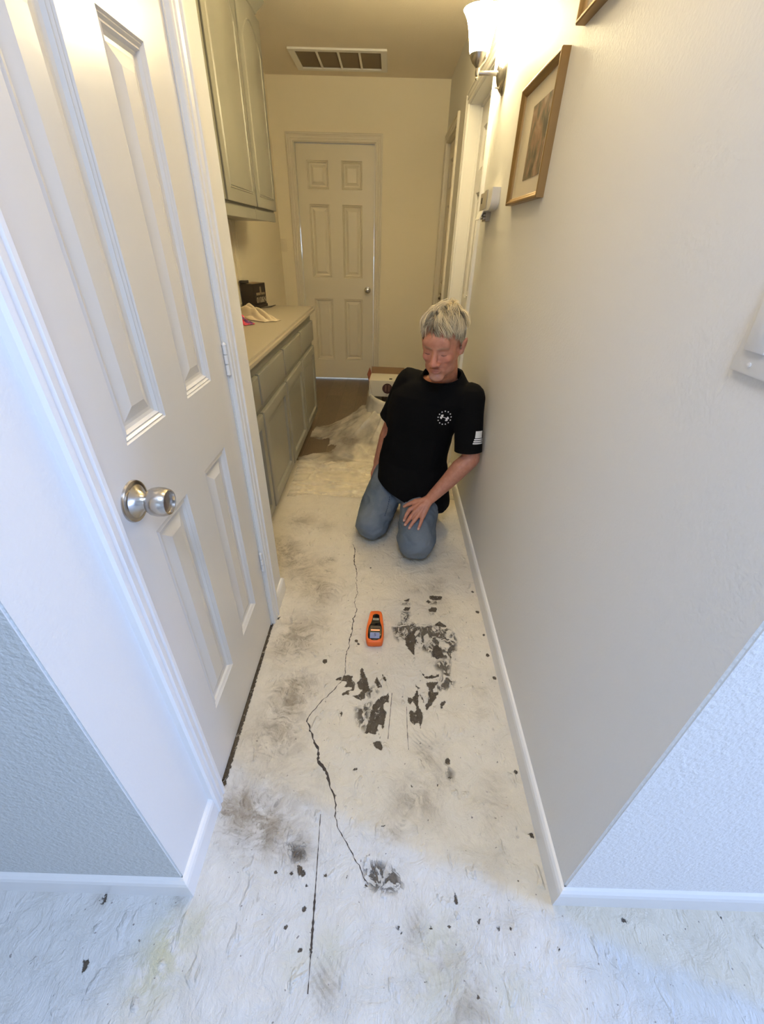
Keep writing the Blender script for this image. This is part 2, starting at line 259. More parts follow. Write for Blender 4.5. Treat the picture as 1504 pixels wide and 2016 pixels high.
DOTS=[(-0.2438, 0.3779, 0.0038), (-0.2036, 0.3759, 0.0038), (-0.1188, 0.374, 0.0039), (-0.0612, 0.3744, 0.0038), (-0.1629, 0.3551, 0.0031), (-0.0155, 0.3559, 0.0044), (-0.1613, 0.3102, 0.0048), (-0.1971, 0.2786, 0.0041), (-0.0769, 0.2815, 0.0036), (0.0629, 0.2813, 0.0047), (-0.1585, 0.2423, 0.0045), (-0.1805, 0.1698, 0.0032), (0.1401, 0.2848, 0.0042), (0.1843, 0.2875, 0.0036), (0.1222, 0.1978, 0.0033), (0.2164, 0.1897, 0.0044), (0.2331, 0.1793, 0.0033), (0.3272, 0.2883, 0.0036), (0.4297, 0.2572, 0.0035), (0.3677, 0.3771, 0.0032), (0.2431, 0.4344, 0.0027), (0.2698, 0.434, 0.0027), (0.4265, 0.4728, 0.0055), (-0.2029, 1.0079, 0.0096), (-0.0924, 1.1076, 0.0071), (-0.0833, 1.0929, 0.006), (-0.0647, 0.6266, 0.0039), (0.4618, 0.5128, 0.0043), (0.4518, 0.6118, 0.0061), (0.4474, 0.6897, 0.0064), (0.427, 0.6338, 0.0062), (0.2167, 0.6569, 0.0047), (0.2226, 0.6136, 0.0046), (0.1073, 0.5853, 0.0037), (0.4207, 1.4074, 0.007), (0.4224, 1.2828, 0.0089), (0.4257, 1.158, 0.0062), (0.423, 1.0584, 0.0079), (0.4278, 0.9577, 0.0075), (-0.0518, 1.5522, 0.005), (0.0711, 0.2764, 0.0035), (0.3775, 0.6617, 0.0031)]
# ======================= FLOOR =======================
SOLID += [[(-.436, .552), (-.4405, 1.205), (-.62, 1.205), (-.62, .552)]]
def floor_mesh():
    def axis(parts):
        out = []
        for a, b, s in parts:
            n = max(1, int(round((b - a) / s))); out += list(np.linspace(a, b, n, endpoint=False))
        return np.array(out + [parts[-1][1]])
    xs = axis([(-2.6, -1.1, .3), (-1.1, -.5, .02), (-.5, .5, .004), (.5, 1.1, .02), (1.1, 3.4, .3)])
    ys = axis([(-2.6, 0.0, .2), (0.0, .2, .02), (.2, 1.75, .004), (1.75, 2.3, .02), (2.3, 5.8, .1)])
    X, Y = np.meshgrid(xs, ys); P = np.stack([X.ravel(), Y.ravel()], 1)
    n = len(P); nx, ny = len(xs), len(ys)
    def sdf(polys, pad=.03):
        out = np.full(n, -.05)
        for poly in polys:
            q = np.array(poly); lo, hi = q.min(0) - pad, q.max(0) + pad
            m = np.where((P[:, 0] > lo[0]) & (P[:, 0] < hi[0]) & (P[:, 1] > lo[1]) & (P[:, 1] < hi[1]))[0]
            if len(m) == 0: continue
            p = P[m]; d = np.full(len(m), 9.0); ins = np.zeros(len(m), bool)
            for i in range(len(q)):
                a, b = q[i], q[(i + 1) % len(q)]; e = b - a
                t = np.clip(((p - a) @ e) / max(e @ e, 1e-12), 0, 1)
                d = np.minimum(d, np.linalg.norm(p - a - t[:, None] * e, axis=1))
                c = (a[1] > p[:, 1]) != (b[1] > p[:, 1])
                with np.errstate(divide='ignore', invalid='ignore'):
                    xi = a[0] + (p[:, 1] - a[1]) * e[0] / (e[1] if e[1] != 0 else 1e-12)
                ins ^= c & (p[:, 0] < xi)
            out[m] = np.maximum(out[m], np.where(ins, d, -d))
        return out
    solid = sdf(SOLID); speck = sdf(SPECK)
    for x, y, r in DOTS:
        d = np.hypot(P[:, 0] - x, (P[:, 1] - y)) ; solid = np.maximum(solid, r - d)
    def gs(L_):
        out = np.zeros(n)
        for x, y, r, a in L_:
            out += a * np.exp(-((P[:, 0] - x) ** 2 + (P[:, 1] - y) ** 2) / (2 * (r * .75) ** 2))
        return out
    grime = np.clip(gs(GRIME) * 1.45, 0, 1.7); yel = np.clip(gs(YELLOW), 0, 1); prints = np.clip(gs(PRINTS), 0, 1)
    idx = np.arange(n).reshape(ny, nx)
    F = np.stack([idx[:-1, :-1], idx[:-1, 1:], idx[1:, 1:], idx[1:, :-1]], -1).reshape(-1, 4)
    co = np.zeros((n, 3)); co[:, :2] = P
    me = bpy.data.meshes.new('floor')
    # cracks are slim ribbons of the same mesh
    ev, ef = [], []
    rr = random.Random(4)
    wid = [lambda t: .0010 + .0012 * max(0, math.sin(t * 19)) + .0022 * max(0, 1 - abs(t - .80) / .09), lambda t: .0009 + (.0016 if .5 < t < .8 else 0), lambda t: .0007, lambda t: .0007]
    for ci, c in enumerate(CRACK):
        pts = []
        for a, b in zip(c, c[1:]):
            k = max(1, int(math.dist(a, b) / .006))
            for i in range(k): pts.append((a[0] + (b[0] - a[0]) * i / k, a[1] + (b[1] - a[1]) * i / k))
        pts.append(c[-1]); m = len(pts); base = n + len(ev)
        for i, p in enumerate(pts):
            a, b = pts[max(i - 1, 0)], pts[min(i + 1, m - 1)]
            dx, dy = b[0] - a[0], b[1] - a[1]; l = math.hypot(dx, dy) or 1
            w = wid[ci](i / m) * rr.uniform(.4, 1.5); j = 0
            if ci == 0: p = (p[0] + .006 * noise.noise(Vector((p[1] * 60, 1, 0))) + .0025 * noise.noise(Vector((p[1] * 200, 3, 0))), p[1] + .003 * noise.noise(Vector((p[0] * 80, p[1] * 80, 9))))
            for s in (-1, 1): ev.append((p[0] - dy / l * (w * s + j), p[1] + dx / l * (w * s + j), .0006))
            if i: ef.append((base + 2 * i - 2, base + 2 * i - 1, base + 2 * i + 1, base + 2 * i))
    allv = np.vstack([co, np.array(ev)])
    nf = len(F) + len(ef); allf = np.vstack([F, np.array(ef)])
    me.vertices.add(len(allv)); me.vertices.foreach_set('co', allv.ravel())
    me.loops.add(nf * 4); me.polygons.add(nf)
    me.loops.foreach_set('vertex_index', allf.ravel().astype(np.int32))
    me.polygons.foreach_set('loop_start', np.arange(0, nf * 4, 4, dtype=np.int32))
    me.update(); me.validate()
    cy = allv[allf].mean(1)[:, 1]
    mi = np.where(cy > 2.74, 1, 0); mi[len(F):] = 2
    me.polygons.foreach_set('material_index', mi.astype(np.int32))
    for nm, arr in (('solid', solid), ('speck', speck), ('grime', grime), ('yellow', yel), ('prints', prints)):
        at = me.attributes.new(nm, 'FLOAT', 'POINT'); full = np.zeros(len(allv)) - (.05 if nm in ('solid', 'speck') else 0); full[:n] = arr
        at.data.foreach_set('value', full.astype(np.float32))
    me.update()
    return me
def mat_floor():
    m = bpy.data.materials.new('skimmed_subfloor'); m.use_nodes = True; nt = m.node_tree; b = nt.nodes['Principled BSDF']
    pos = tc(nt)
    def nz(scale, detail=4, rough=.55, sc=(1, 1, 1), dist=0.0):
        n = N(nt, 'ShaderNodeTexNoise', Scale=scale, Detail=detail, Roughness=rough, Distortion=dist)
        L(nt, scaled(nt, pos, sc), n.inputs['Vector']); return n.outputs[0]
    att = lambda a: N(nt, 'ShaderNodeAttribute', attribute_name=a).outputs['Fac']
    so, sp, gr, ye = att('solid'), att('speck'), att('grime'), att('yellow')
    big = nz(3.0, 5); mid = nz(22, 6); fine = nz(140, 5, .6)
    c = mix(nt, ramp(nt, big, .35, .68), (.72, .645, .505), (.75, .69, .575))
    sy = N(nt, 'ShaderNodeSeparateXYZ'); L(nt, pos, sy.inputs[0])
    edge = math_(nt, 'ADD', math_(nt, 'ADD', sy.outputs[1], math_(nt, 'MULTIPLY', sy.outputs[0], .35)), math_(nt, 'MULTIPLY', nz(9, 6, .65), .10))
    c = mix(nt, ramp(nt, edge, .50, .54), mix(nt, ramp(nt, big, .35, .68), (.68, .665, .62), (.74, .725, .69)), c)  # whiter near skim coat; the colour split also paints in the daylight edge
    c = mix(nt, ramp(nt, mid, .50, .80, 0, .30), c, (.55, .50, .40))
    c = mix(nt, math_(nt, 'MULTIPLY', ye, ramp(nt, nz(28, 5, .6), .38, .52, 0, .85)), c, (.57, .55, .36))
    # ground-in dirt: soft smudges plus fine dragged streaks
    warp = N(nt, 'ShaderNodeTexNoise', Scale=6.0, Detail=3.0); L(nt, pos, warp.inputs['Vector'])
    vm = N(nt, 'ShaderNodeVectorMath', operation='SCALE'); vm.inputs['Scale'].default_value = .22; L(nt, warp.outputs[1], vm.inputs[0])
    va = N(nt, 'ShaderNodeVectorMath', operation='ADD'); L(nt, pos, va.inputs[0]); L(nt, vm.outputs[0], va.inputs[1])
    def nw(scale, sc, detail=7, rough=.62):
        n = N(nt, 'ShaderNodeTexNoise', Scale=scale, Detail=detail, Roughness=rough); L(nt, scaled(nt, va.outputs[0], sc), n.inputs['Vector']); return n.outputs[0]
    streak = nw(16, (1, 3.2, 1)); blot = nw(11, (1, 1, 1), 8, .7); fineb = nw(75, (1, 1, 1), 6, .7)
    soft = math_(nt, 'MULTIPLY', gr, ramp(nt, blot, .34, .68), clamp=True)
    dirt = math_(nt, 'MULTIPLY', gr, ramp(nt, streak, .48, .66), clamp=True)
    grit = math_(nt, 'MULTIPLY', gr, ramp(nt, fineb, .52, .68), clamp=True)
    c = mix(nt, math_(nt, 'MULTIPLY', soft, .72), c, (.27, .215, .14))
    c = mix(nt, math_(nt, 'MULTIPLY', dirt, .50), c, (.25, .205, .145))
    c = mix(nt, math_(nt, 'MULTIPLY', grit, .55), c, (.17, .14, .10))
    wv = N(nt, 'ShaderNodeTexWave', wave_type='BANDS', bands_direction='DIAGONAL', Scale=34.0, Distortion=9.0, Detail=2.0); wv.inputs['Detail Scale'].default_value = .35
    L(nt, pos, wv.inputs['Vector'])
    wfac = [o for o in wv.outputs if o.name == 'Fac'][0]
    c = mix(nt, math_(nt, 'MULTIPLY', math_(nt, 'MULTIPLY', att('prints'), ramp(nt, wfac, .45, .8)), ramp(nt, blot, .42, .62, .0, .55)), c, (.36, .33, .27))
    # sparse specks everywhere
    s0 = ramp(nt, nz(75, 3, .5), .70, .73); c = mix(nt, math_(nt, 'MULTIPLY', s0, .75), c, (.16, .12, .10))
    s1 = math_(nt, 'MULTIPLY', ramp(nt, nz(30, 4, .6, (1, .45, 1)), .69, .73), .4); c = mix(nt, s1, c, (.30, .26, .21))
    # peeled places show dark adhesive
    jag = math_(nt, 'MULTIPLY', math_(nt, 'SUBTRACT', nz(110, 5, .65), .52), .017)
    mk = ramp(nt, math_(nt, 'ADD', so, jag), -.0004, .0006)
    mk = math_(nt, 'MULTIPLY', mk, ramp(nt, nz(75, 6, .7, (1, .7, 1), .8), .585, .625, 1.0, .12))
    sn = math_(nt, 'ADD', math_(nt, 'MULTIPLY', ramp(nt, sp, -.006, .012), 1.0), 0.0)
    patch = nz(34, 9, .70, (1, .8, 1), 1.2)
    smk = math_(nt, 'MULTIPLY', sn, ramp(nt, patch, .495, .53))
    haze = math_(nt, 'MULTIPLY', sn, ramp(nt, nz(26, 5, .6), .40, .68, 0, .50))
    dark = mix(nt, ramp(nt, nz(55, 5, .6), .35, .7), (.075, .056, .036), (.12, .095, .068))
    c = mix(nt, haze, c, (.42, .40, .35))
    c = mix(nt, math_(nt, 'MULTIPLY', smk, .92), c, dark)
    c = mix(nt, mk, c, dark)
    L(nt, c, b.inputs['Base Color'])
    r = ramp(nt, mid, .3, .8, .42, .62); L(nt, r, b.inputs['Roughness']); b.inputs['Specular IOR Level'].default_value = .35
    h = math_(nt, 'ADD', math_(nt, 'MULTIPLY', nz(14, 8, .62, (1, 1, 1), .8), 1.0), math_(nt, 'MULTIPLY', math_(nt, 'MAXIMUM', mk, smk), -.25))
    h = math_(nt, 'ADD', h, math_(nt, 'MULTIPLY', nz(60, 5, .6, (1, .5, 1), 1.0), .30))
    h = math_(nt, 'ADD', h, math_(nt, 'MULTIPLY', ramp(nt, nz(28, 3, .5, (1, .6, 1), .5), .62, .74), .35))
    bp = N(nt, 'ShaderNodeBump', Strength=.9, Distance=.014); L(nt, h, bp.inputs['Height']); L(nt, bp.outputs[0], b.inputs['Normal'])
    return m
def mat_planks():
    m = bpy.data.materials.new('vinyl_planks'); m.use_nodes = True; nt = m.node_tree; b = nt.nodes['Principled BSDF']
    pos = tc(nt)
    br = N(nt, 'ShaderNodeTexBrick', Scale=1.0); br.inputs['Brick Width'].default_value = 1.2; br.inputs['Row Height'].default_value = .15; br.inputs['Mortar Size'].default_value = .0015
    br.inputs['Color1'].default_value = (.125, .088, .055, 1); br.inputs['Color2'].default_value = (.17, .125, .08, 1); br.inputs['Mortar'].default_value = (.08, .06, .04, 1)
    mp = N(nt, 'ShaderNodeMapping'); mp.inputs['Rotation'].default_value = (0, 0, PI / 2); L(nt, pos, mp.inputs[0]); L(nt, mp.outputs[0], br.inputs['Vector'])
    n = N(nt, 'ShaderNodeTexNoise', Scale=10.0, Detail=7.0, Roughness=.6); L(nt, scaled(nt, pos, (9, 1, 1)), n.inputs['Vector'])
    L(nt, mix(nt, ramp(nt, n.outputs[0], .35, .7, 0, .6), br.outputs[0], (.09, .062, .04)), b.inputs['Base Color'])
    b.inputs['Roughness'].default_value = .45
    return m
fm = floor_mesh()
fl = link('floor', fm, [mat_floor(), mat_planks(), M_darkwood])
tag(fl, 'whitish skim-coated floor with cracks and dark peeled patches, plank end behind', 'floor', kind='structure')

# ======================= WALLS, CEILING =======================
CZ = 2.445
def struct(name, bm, m, label, cat, **kw):
    o = obj(name, bm, m, **kw); tag(o, label, cat, kind='structure'); return o
# right hall wall with two door openings, and the wall face turning the corner towards the camera room
bm = bmesh.new()
XR = .452
D3 = (2.655, 3.465); D4 = (3.98, 4.68); DH = 2.045
for y0, y1, z0, z1 in ((.465, D3[0], 0, CZ), (D3[0], D3[1], DH, CZ), (D3[1], D4[0], 0, CZ), (D4[0], D4[1], DH, CZ), (D4[1], 4.76, 0, CZ)):
    box(bm, XR, XR + .12, y0, y1, z0, z1)
struct('wall_right', bm, M_wall, 'long plain hallway wall behind the kneeling man', 'wall')
bm = bmesh.new(); vs = box(bm, XR, 3.4, .345, .465, 0, CZ)
bm.normal_update(); e = [e for e in bm.edges if all(abs(v.co.x - XR) < 1e-4 and abs(v.co.y - .345) < 1e-4 for v in e.verts)]
bmesh.ops.bevel(bm, geom=e, offset=.004, segments=3, affect='EDGES'); bmesh.ops.recalc_face_normals(bm, faces=list(bm.faces)); bm.normal_update()
for f in bm.faces:
    if f.normal.x < -.9: f.material_index = 1
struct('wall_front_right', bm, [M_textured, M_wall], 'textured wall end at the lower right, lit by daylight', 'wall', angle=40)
# left: front wall, hall side with closet door, end return, recess
bm = bmesh.new(); box(bm, -2.6, -.445, .34, .46, 0, CZ)
bm.normal_update(); e = [e for e in bm.edges if all(abs(v.co.x + .445) < 1e-4 and abs(v.co.y - .34) < 1e-4 for v in e.verts)]
bmesh.ops.bevel(bm, geom=e, offset=.003, segments=3, affect='EDGES'); bmesh.ops.recalc_face_normals(bm, faces=list(bm.faces)); bm.normal_update()
for f in bm.faces:
    if f.normal.x > .9: f.material_index = 1
struct('wall_front_left', bm, [M_textured_shaded, M_wall], 'textured wall face at the lower left corner of the picture', 'wall', angle=40)
bm = bmesh.new(); D1 = (.556, 1.192)
for y0, y1, z0, z1 in ((.46, D1[0], 0, CZ), (D1[0], D1[1], DH, CZ), (D1[1], 1.372, 0, CZ)): box(bm, -.565, -.445, y0, y1, z0, z1)
box(bm, -1.063, -.565, 1.25, 1.372, 0, CZ)
struct('wall_left', bm, M_wall, 'short wall holding the white closet door on the left', 'wall')
bm = bmesh.new(); box(bm, -1.183, -1.063, .46, 4.76, 0, CZ)
# shallow vertical boards of the backsplash
for i in range(26):
    y = 1.40 + i * .08; box(bm, -1.066, -1.057, y, y + .066, .93, 1.43, bev=.002)
struct('wall_left.001', bm, M_wall2, 'recess wall behind the counter with vertical boards', 'wall').name = 'wall_recess_left'
bm = bmesh.new(); D2 = (-.885, -.147)
for x0, x1, z0, z1 in ((-1.183, D2[0], 0, CZ), (D2[0], D2[1], DH, CZ), (D2[1], .572, 0, CZ)): box(bm, x0, x1, 4.76, 4.88, z0, z1)
struct('wall_back', bm, M_wall2, 'beige end wall of the hallway around the far door', 'wall')
bm = bmesh.new()
for x0, x1, y0, y1 in ((-2.72, -.33, -2.72, 5.8), (.33, 3.52, -2.72, 5.8), (-.33, .33, -2.72, -.78), (-.33, .33, -.12, 5.8)): box(bm, x0, x1, y0, y1, CZ, CZ + .1)
struct('ceiling', bm, M_ceil, 'beige textured ceiling with a return air vent', 'ceiling')
# room round the camera, side window and an added rear fill window
bm = bmesh.new()
WY = (-1.06, -.20); WZ = (.12, 2.16); RZ = (.85, 2.15)
for y0, y1, z0, z1 in ((-2.6, WY[0], 0, CZ), (WY[1], .345, 0, CZ), (WY[0], WY[1], 0, WZ[0]), (WY[0], WY[1], WZ[1], CZ)): box(bm, 3.4, 3.52, y0, y1, z0, z1)
struct('wall_side_right', bm, M_wall, 'side wall of the near room with a window', 'wall')
bm = bmesh.new(); WX = (-1.45, .25)
for x0, x1, z0, z1 in ((-2.72, WX[0], 0, CZ), (WX[1], 3.52, 0, CZ), (WX[0], WX[1], 0, RZ[0]), (WX[0], WX[1], RZ[1], CZ)): box(bm, x0, x1, -2.72, -2.6, z0, z1)
struct('wall_rear', bm, M_wall, 'rear wall of the near room with an added window', 'wall')
bm = bmesh.new(); box(bm, -2.72, -2.6, -2.6, .46, 0, CZ); struct('wall_side_left', bm, M_wall, 'side wall of the near room', 'wall')
def window(name, w, h, loc, rz):
    r = empty(name, loc, rz); tag(r, 'white framed unseen window of the near room', 'window', kind='structure')
    bm = bmesh.new()
    for x0, x1, z0, z1 in ((0, w, 0, .05), (0, w, h - .05, h), (0, .05, .05, h - .05), (w - .05, w, .05, h - .05), (w / 2 - .025, w / 2 + .025, .05, h - .05)): box(bm, x0, x1, .03, .09, z0, z1, bev=.004)
    obj('window_frame', bm, M_trim, r)
    g = bpy.data.materials.new('window_glass'); g.use_nodes = True; nt = g.node_tree; nt.nodes.clear()
    o_ = N(nt, 'ShaderNodeOutputMaterial'); t = N(nt, 'ShaderNodeBsdfTransparent'); gl = N(nt, 'ShaderNodeBsdfGlossy', Roughness=.02); mx = N(nt, 'ShaderNodeMixShader'); mx.inputs[0].default_value = .06
    L(nt, t.outputs[0], mx.inputs[1]); L(nt, gl.outputs[0], mx.inputs[2]); L(nt, mx.outputs[0], o_.inputs[0])
    for a in (0, 1):
        bm = bmesh.new(); x0 = .05 if a == 0 else w / 2 + .025; box(bm, x0, x0 + w / 2 - .075, .055, .061, .05, h - .05); obj('pane', bm, g, r)
window('window_1', .86, 2.04, (3.4, -.20, .12), -PI / 2)
sk = empty('added_skylight', (0, -.45, CZ)); tag(sk, 'small added skylight of the near room, unseen overhead fill', 'window', kind='structure')  # skylight put in to carry the overhead fill light
bm = bmesh.new()
for x0, x1, y0, y1 in ((-.35, .35, -.35, -.30), (-.35, .35, .30, .35), (-.35, -.30, -.30, .30), (.30, .35, -.30, .30)): box(bm, x0, x1, y0, y1, -.012, .02, bev=.004)
obj('window_frame', bm, M_trim, sk)
window('added_rear_window', 1.7, 1.3, (.25, -2.6, .85), PI)

# ======================= BASEBOARDS =======================
BB = [(0, 0), (.0135, 0), (.0135, .062), (.011, .072), (.006, .078), (0, .080)]
def baseboard(name, path, label):
    """path of (x, y), board grows to the left of the walking direction; mitred"""
    bm = bmesh.new(); rings = []
    P = [Vector((*p, 0)) for p in path]
    for i, p in enumerate(P):
        d0 = (P[i] - P[i - 1]).normalized() if i else None; d1 = (P[i + 1] - P[i]).normalized() if i < len(P) - 1 else None
        n0 = Vector((-d0.y, d0.x, 0)) if d0 else None; n1 = Vector((-d1.y, d1.x, 0)) if d1 else None
        if n0 is None: n = n1
        elif n1 is None: n = n0
        else: n = (n0 + n1).normalized(); n = n / max(.2, n.dot(n0))
        rings.append([p + n * u + Vector((0, 0, z)) for u, z in BB])
    ring_loft(bm, rings)
    bmesh.ops.recalc_face_normals(bm, faces=list(bm.faces))
    struct(name, bm, M_trim, label, 'baseboard')
baseboard('baseboard_left', [(-.445, .505), (-.445, .34), (-2.6, .34)], 'white baseboard turning the lower left corner')
baseboard('baseboard_left_far', [(-.60, 1.372), (-.445, 1.372), (-.445, 1.243)], 'short white baseboard between closet casing and cabinets')
baseboard('baseboard_right', [(3.4, .345), (XR, .345), (XR, 2.58)][::1], 'long white baseboard of the right hallway wall')
baseboard('baseboard_back', [(XR, 4.76), (-.09, 4.76)], 'baseboard on the end wall right of the door')
baseboard('baseboard_right_far', [(XR, 3.53), (XR, 3.92)], 'baseboard piece between the two right hand doors')

# ======================= DOORS =======================
CAS = [(0, 0), (0, .010), (.004, .013), (.012, .013), (.015, .010), (.019, .010), (.022, .014), (.034, .016), (.038, .012), (.043, .012), (.047, .018), (.056, .018), (.060, .013), (.060, 0)]
DP = [(0, 0), (.003, -.004), (.006, -.002), (.010, -.006), (.014, -.004), (.018, -.010), (.024, -.012), (.030, -.012), (.052, -.004), (.053, -.004)]
def six_panel(w, cols, rows):
    return [(c0, c1, r0, r1) for c0, c1 in cols for r0, r1 in rows]
def door(name, label, loc, rz, w, cols, rows, face_back, md, mt, gap, knob, opening, wall_t=.12, knob_z=.94, casing=True):
    """loc: opening left-bottom on the wall face, local x along the wall, -y towards the viewer"""
    r = empty(name, loc, rz); tag(r, label, 'door', kind='structure')
    ow = opening
    x0 = (ow - w) / 2
    bm = bmesh.new(); panel_slab(bm, w, 2.03 - gap, .035, [(a, b, c - gap, d - gap) for a, b, c, d in six_panel(w, cols, rows)], DP if name == 'door_1' else [(u, v * 1.7) for u, v in DP])
    for v in bm.verts: v.co += Vector((x0, face_back, gap))
    obj('door_leaf', bm, md, r)
    bm = bmesh.new(); t = (ow - w) / 2 - .003
    fy = 0.0
    for a, b, c, d in ((0, t, 0, DH), (ow - t, ow, 0, DH), (t, ow - t, 2.034, DH)): box(bm, a, b, fy, wall_t, c, d)
    if face_back > .03:
        for a, b, c, d in ((t, t + .012, 0, 2.034), (ow - t - .012, ow - t, 0, 2.034), (t, ow - t, 2.022, 2.034)): box(bm, a, b, face_back - .013, face_back - .001, c, d)
    obj('jamb', bm, mt, r)
    if casing:
        bm = bmesh.new(); sweep_U(bm, CAS, .008, ow - .008, 0, DH - .006)
        bmesh.ops.recalc_face_normals(bm, faces=list(bm.faces)); obj('casing', bm, mt, r)
    if knob is not None:
        k = knob
        bm = bmesh.new(); M = Matrix.Translation((x0 + k[0], face_back, k[1])) @ Matrix.Rotation(PI / 2, 4, 'X')
        # cone-shaped rosette, neck and tulip grip in brushed nickel
        prof = [(.0385, 0), (.0385, .002), (.0375, .0045), (.034, .006), (.030, .0065), (.022, .012), (.016, .019), (.0135, .026), (.0130, .030)] if k[2] == 'tulip' else [(.032, 0), (.032, .003), (.028, .007), (.014, .010), (.011, .028)]
        lathe(bm, prof, 48, M, cap0=True)
        kn = obj('door_knob', bm, M_nickel, r, angle=25)
        bm = bmesh.new()
        g = [(.0130, .027), (.0215, .029), (.0250, .034), (.0268, .044), (.0262, .054), (.0238, .062), (.0222, .0645), (.0205, .0635), (.0195, .0585), (.0001, .0572)] if k[2] == 'tulip' else [(.011, .024), (.020, .030), (.0265, .040), (.027, .048), (.022, .057), (.010, .061), (.0001, .0615)]
        lathe(bm, g, 48, M); obj('grip', bm, M_nickel, kn, angle=25)
    return r
rowsA = [(.242, .850), (1.033, 1.625), (1.725, 1.925)]
rowsB = [(.215, .820), (1.010, 1.603), (1.715, 1.920)]
# closet door on the left wall: local x runs along +Y, faces +X
d1 = door('door_1', 'white six-panel closet door with a nickel tulip knob, nearest on the left', (-.445, D1[0], 0), PI / 2, .600, [(.086, .233), (.341, .487)], rowsA, .002, M_door, M_trim, .012, (.054, .94, 'tulip'), D1[1] - D1[0])
# latch face in the door edge and hinges on the hall side
bm = bmesh.new(); box(bm, .0055, .0185, -.0012, .0015, .918, .975, bev=.0008); obj('latch_plate', bm, M_nickel_dark, d1)
for hz in (.30, 1.02, 1.75):
    bm = bmesh.new()
    for k in range(3):
        lathe(bm, [(.0055, hz + k * .026), (.0055, hz + k * .026 + .0245)], 16, Matrix.Translation((D1[1] - D1[0] - .0165, -.0035, 0)), True, True)
    for k in (0, 1): lathe(bm, [(.0035, hz - .006 + k * .078), (.0062, hz - .003 + k * .078), (.0062, hz + k * .078), (.002, hz + k * .083)], 12, Matrix.Translation((D1[1] - D1[0] - .0165, -.0035, 0)), True, True)
    obj('hinge', bm, M_trim, d1, angle=40)
# far door
door('door_2', 'far six-panel door at the end of the hallway', (D2[0], 4.76, 0), 0, .700, [(.094, .283), (.403, .588)], rowsB, .030, M_door2, M_door2, .018, (.640, .906, 'round'), D2[1] - D2[0])
# two doors on the right wall: local x runs along -Y
door('door_3', 'recessed white door on the right wall just beyond the wall lamp', (XR, D3[1], 0), -PI / 2, .770, [(.10, .33), (.44, .67)], rowsB, .080, M_door, M_trim, .010, None, D3[1] - D3[0])
door('door_4', 'door in the far right corner with a small round knob', (XR, D4[1], 0), -PI / 2, .664, [(.09, .28), (.38, .57)], rowsB, .030, M_door2, M_door2, .010, (.60, .94, 'round'), D4[1] - D4[0])
# dark closet interior and the lit room behind the far door
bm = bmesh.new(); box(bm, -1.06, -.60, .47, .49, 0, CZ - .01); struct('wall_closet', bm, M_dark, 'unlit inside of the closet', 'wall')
area('far_room_daylight', (-.5, 5.75, 1.2), (-.5, 4.9, 0), .8, .8, 70, (.62, .78, 1.0))
bm = bmesh.new(); box(bm, -1.3, .7, 5.8, 5.9, 0, CZ); struct('wall_far_room', bm, M_wall, 'wall of the room beyond the far door', 'wall')

# flush ceiling lamp, unseen and added as warm fill for the hallway
hl = empty('added_ceiling_lamp', (-.02, .95, CZ)); tag(hl, 'added round flush ceiling lamp, unseen warm fill over the near end of the hallway', 'lamp')
bm = bmesh.new(); lathe(bm, [(.0001, 0), (.15, 0), (.15, -.018), (.142, -.024), (.0001, -.024)], 40); obj('base', bm, M_nickel, hl, angle=30)
bm = bmesh.new(); lathe(bm, [(.138, -.024), (.134, -.050), (.115, -.074), (.075, -.090), (.0001, -.097)], 40); obj('glass_dome', bm, mat('fill_lamp_dome', (.95, .9, .82), .4, emit=((1.0, .84, .6), 3.0)), hl, smooth=True)
# ======================= CABINETS =======================
CP = [(0, 0), (.002, -.003), (.006, -.003), (.008, -.006), (.030, -.001), (.032, 0), (.033, 0)]
def slab_with_edge(w, h, t, panels, prof=CP, bev=.004):
    bm = bmesh.new(); panel_slab(bm, w, h, t, panels, prof)
    es = [e for e in bm.edges if all(abs(v.co.y) < 1e-6 for v in e.verts) and (all(v.co.x < 1e-5 for v in e.verts) or all(v.co.x > w - 1e-5 for v in e.verts) or all(v.co.z < 1e-5 for v in e.verts) or all(v.co.z > h - 1e-5 for v in e.verts))]
    bmesh.ops.bevel(bm, geom=es, offset=bev, segments=3, affect='EDGES', profile=.5)
    return bm
def place(bm, dx, dy, dz):
    for v in bm.verts: v.co += Vector((dx, dy, dz))
    return bm
YB = [1.385, 1.900, 2.420, 2.932, 3.445]
which = ['nearest the closet door', 'second from the near end', 'third from the near end', 'at the far end by the hallway door']
for i in range(4):
    y0, y1 = YB[i], YB[i + 1]; w = y1 - y0
    r = empty('base_cabinet', (-.60, y0, 0), PI / 2)
    tag(r, 'grey painted base cabinet under the counter, ' + which[i], 'cabinet', 'base cabinets under the counter')
    bm = bmesh.new(); box(bm, 0, w, 0, .455, .085, .868); box(bm, 0, w, .055, .07, 0, .085)
    obj('body', bm, M_cab, r)
    g = .009
    dr = obj('drawer', place(slab_with_edge(w - 2 * g, .142, .019, [], bev=.009), g, -.02, .676), M_cab, r, angle=35)
    dd = slab_with_edge(w - 2 * g, .530, .019, [(.055, w - 2 * g - .055, .055, .475)], [(0, 0), (.004, -.006), (.008, -.012), (.016, -.012), (.030, -.007), (.031, -.007)], bev=.008)
    obj('door', place(dd, g, -.02, .110), M_cab, r, angle=35)
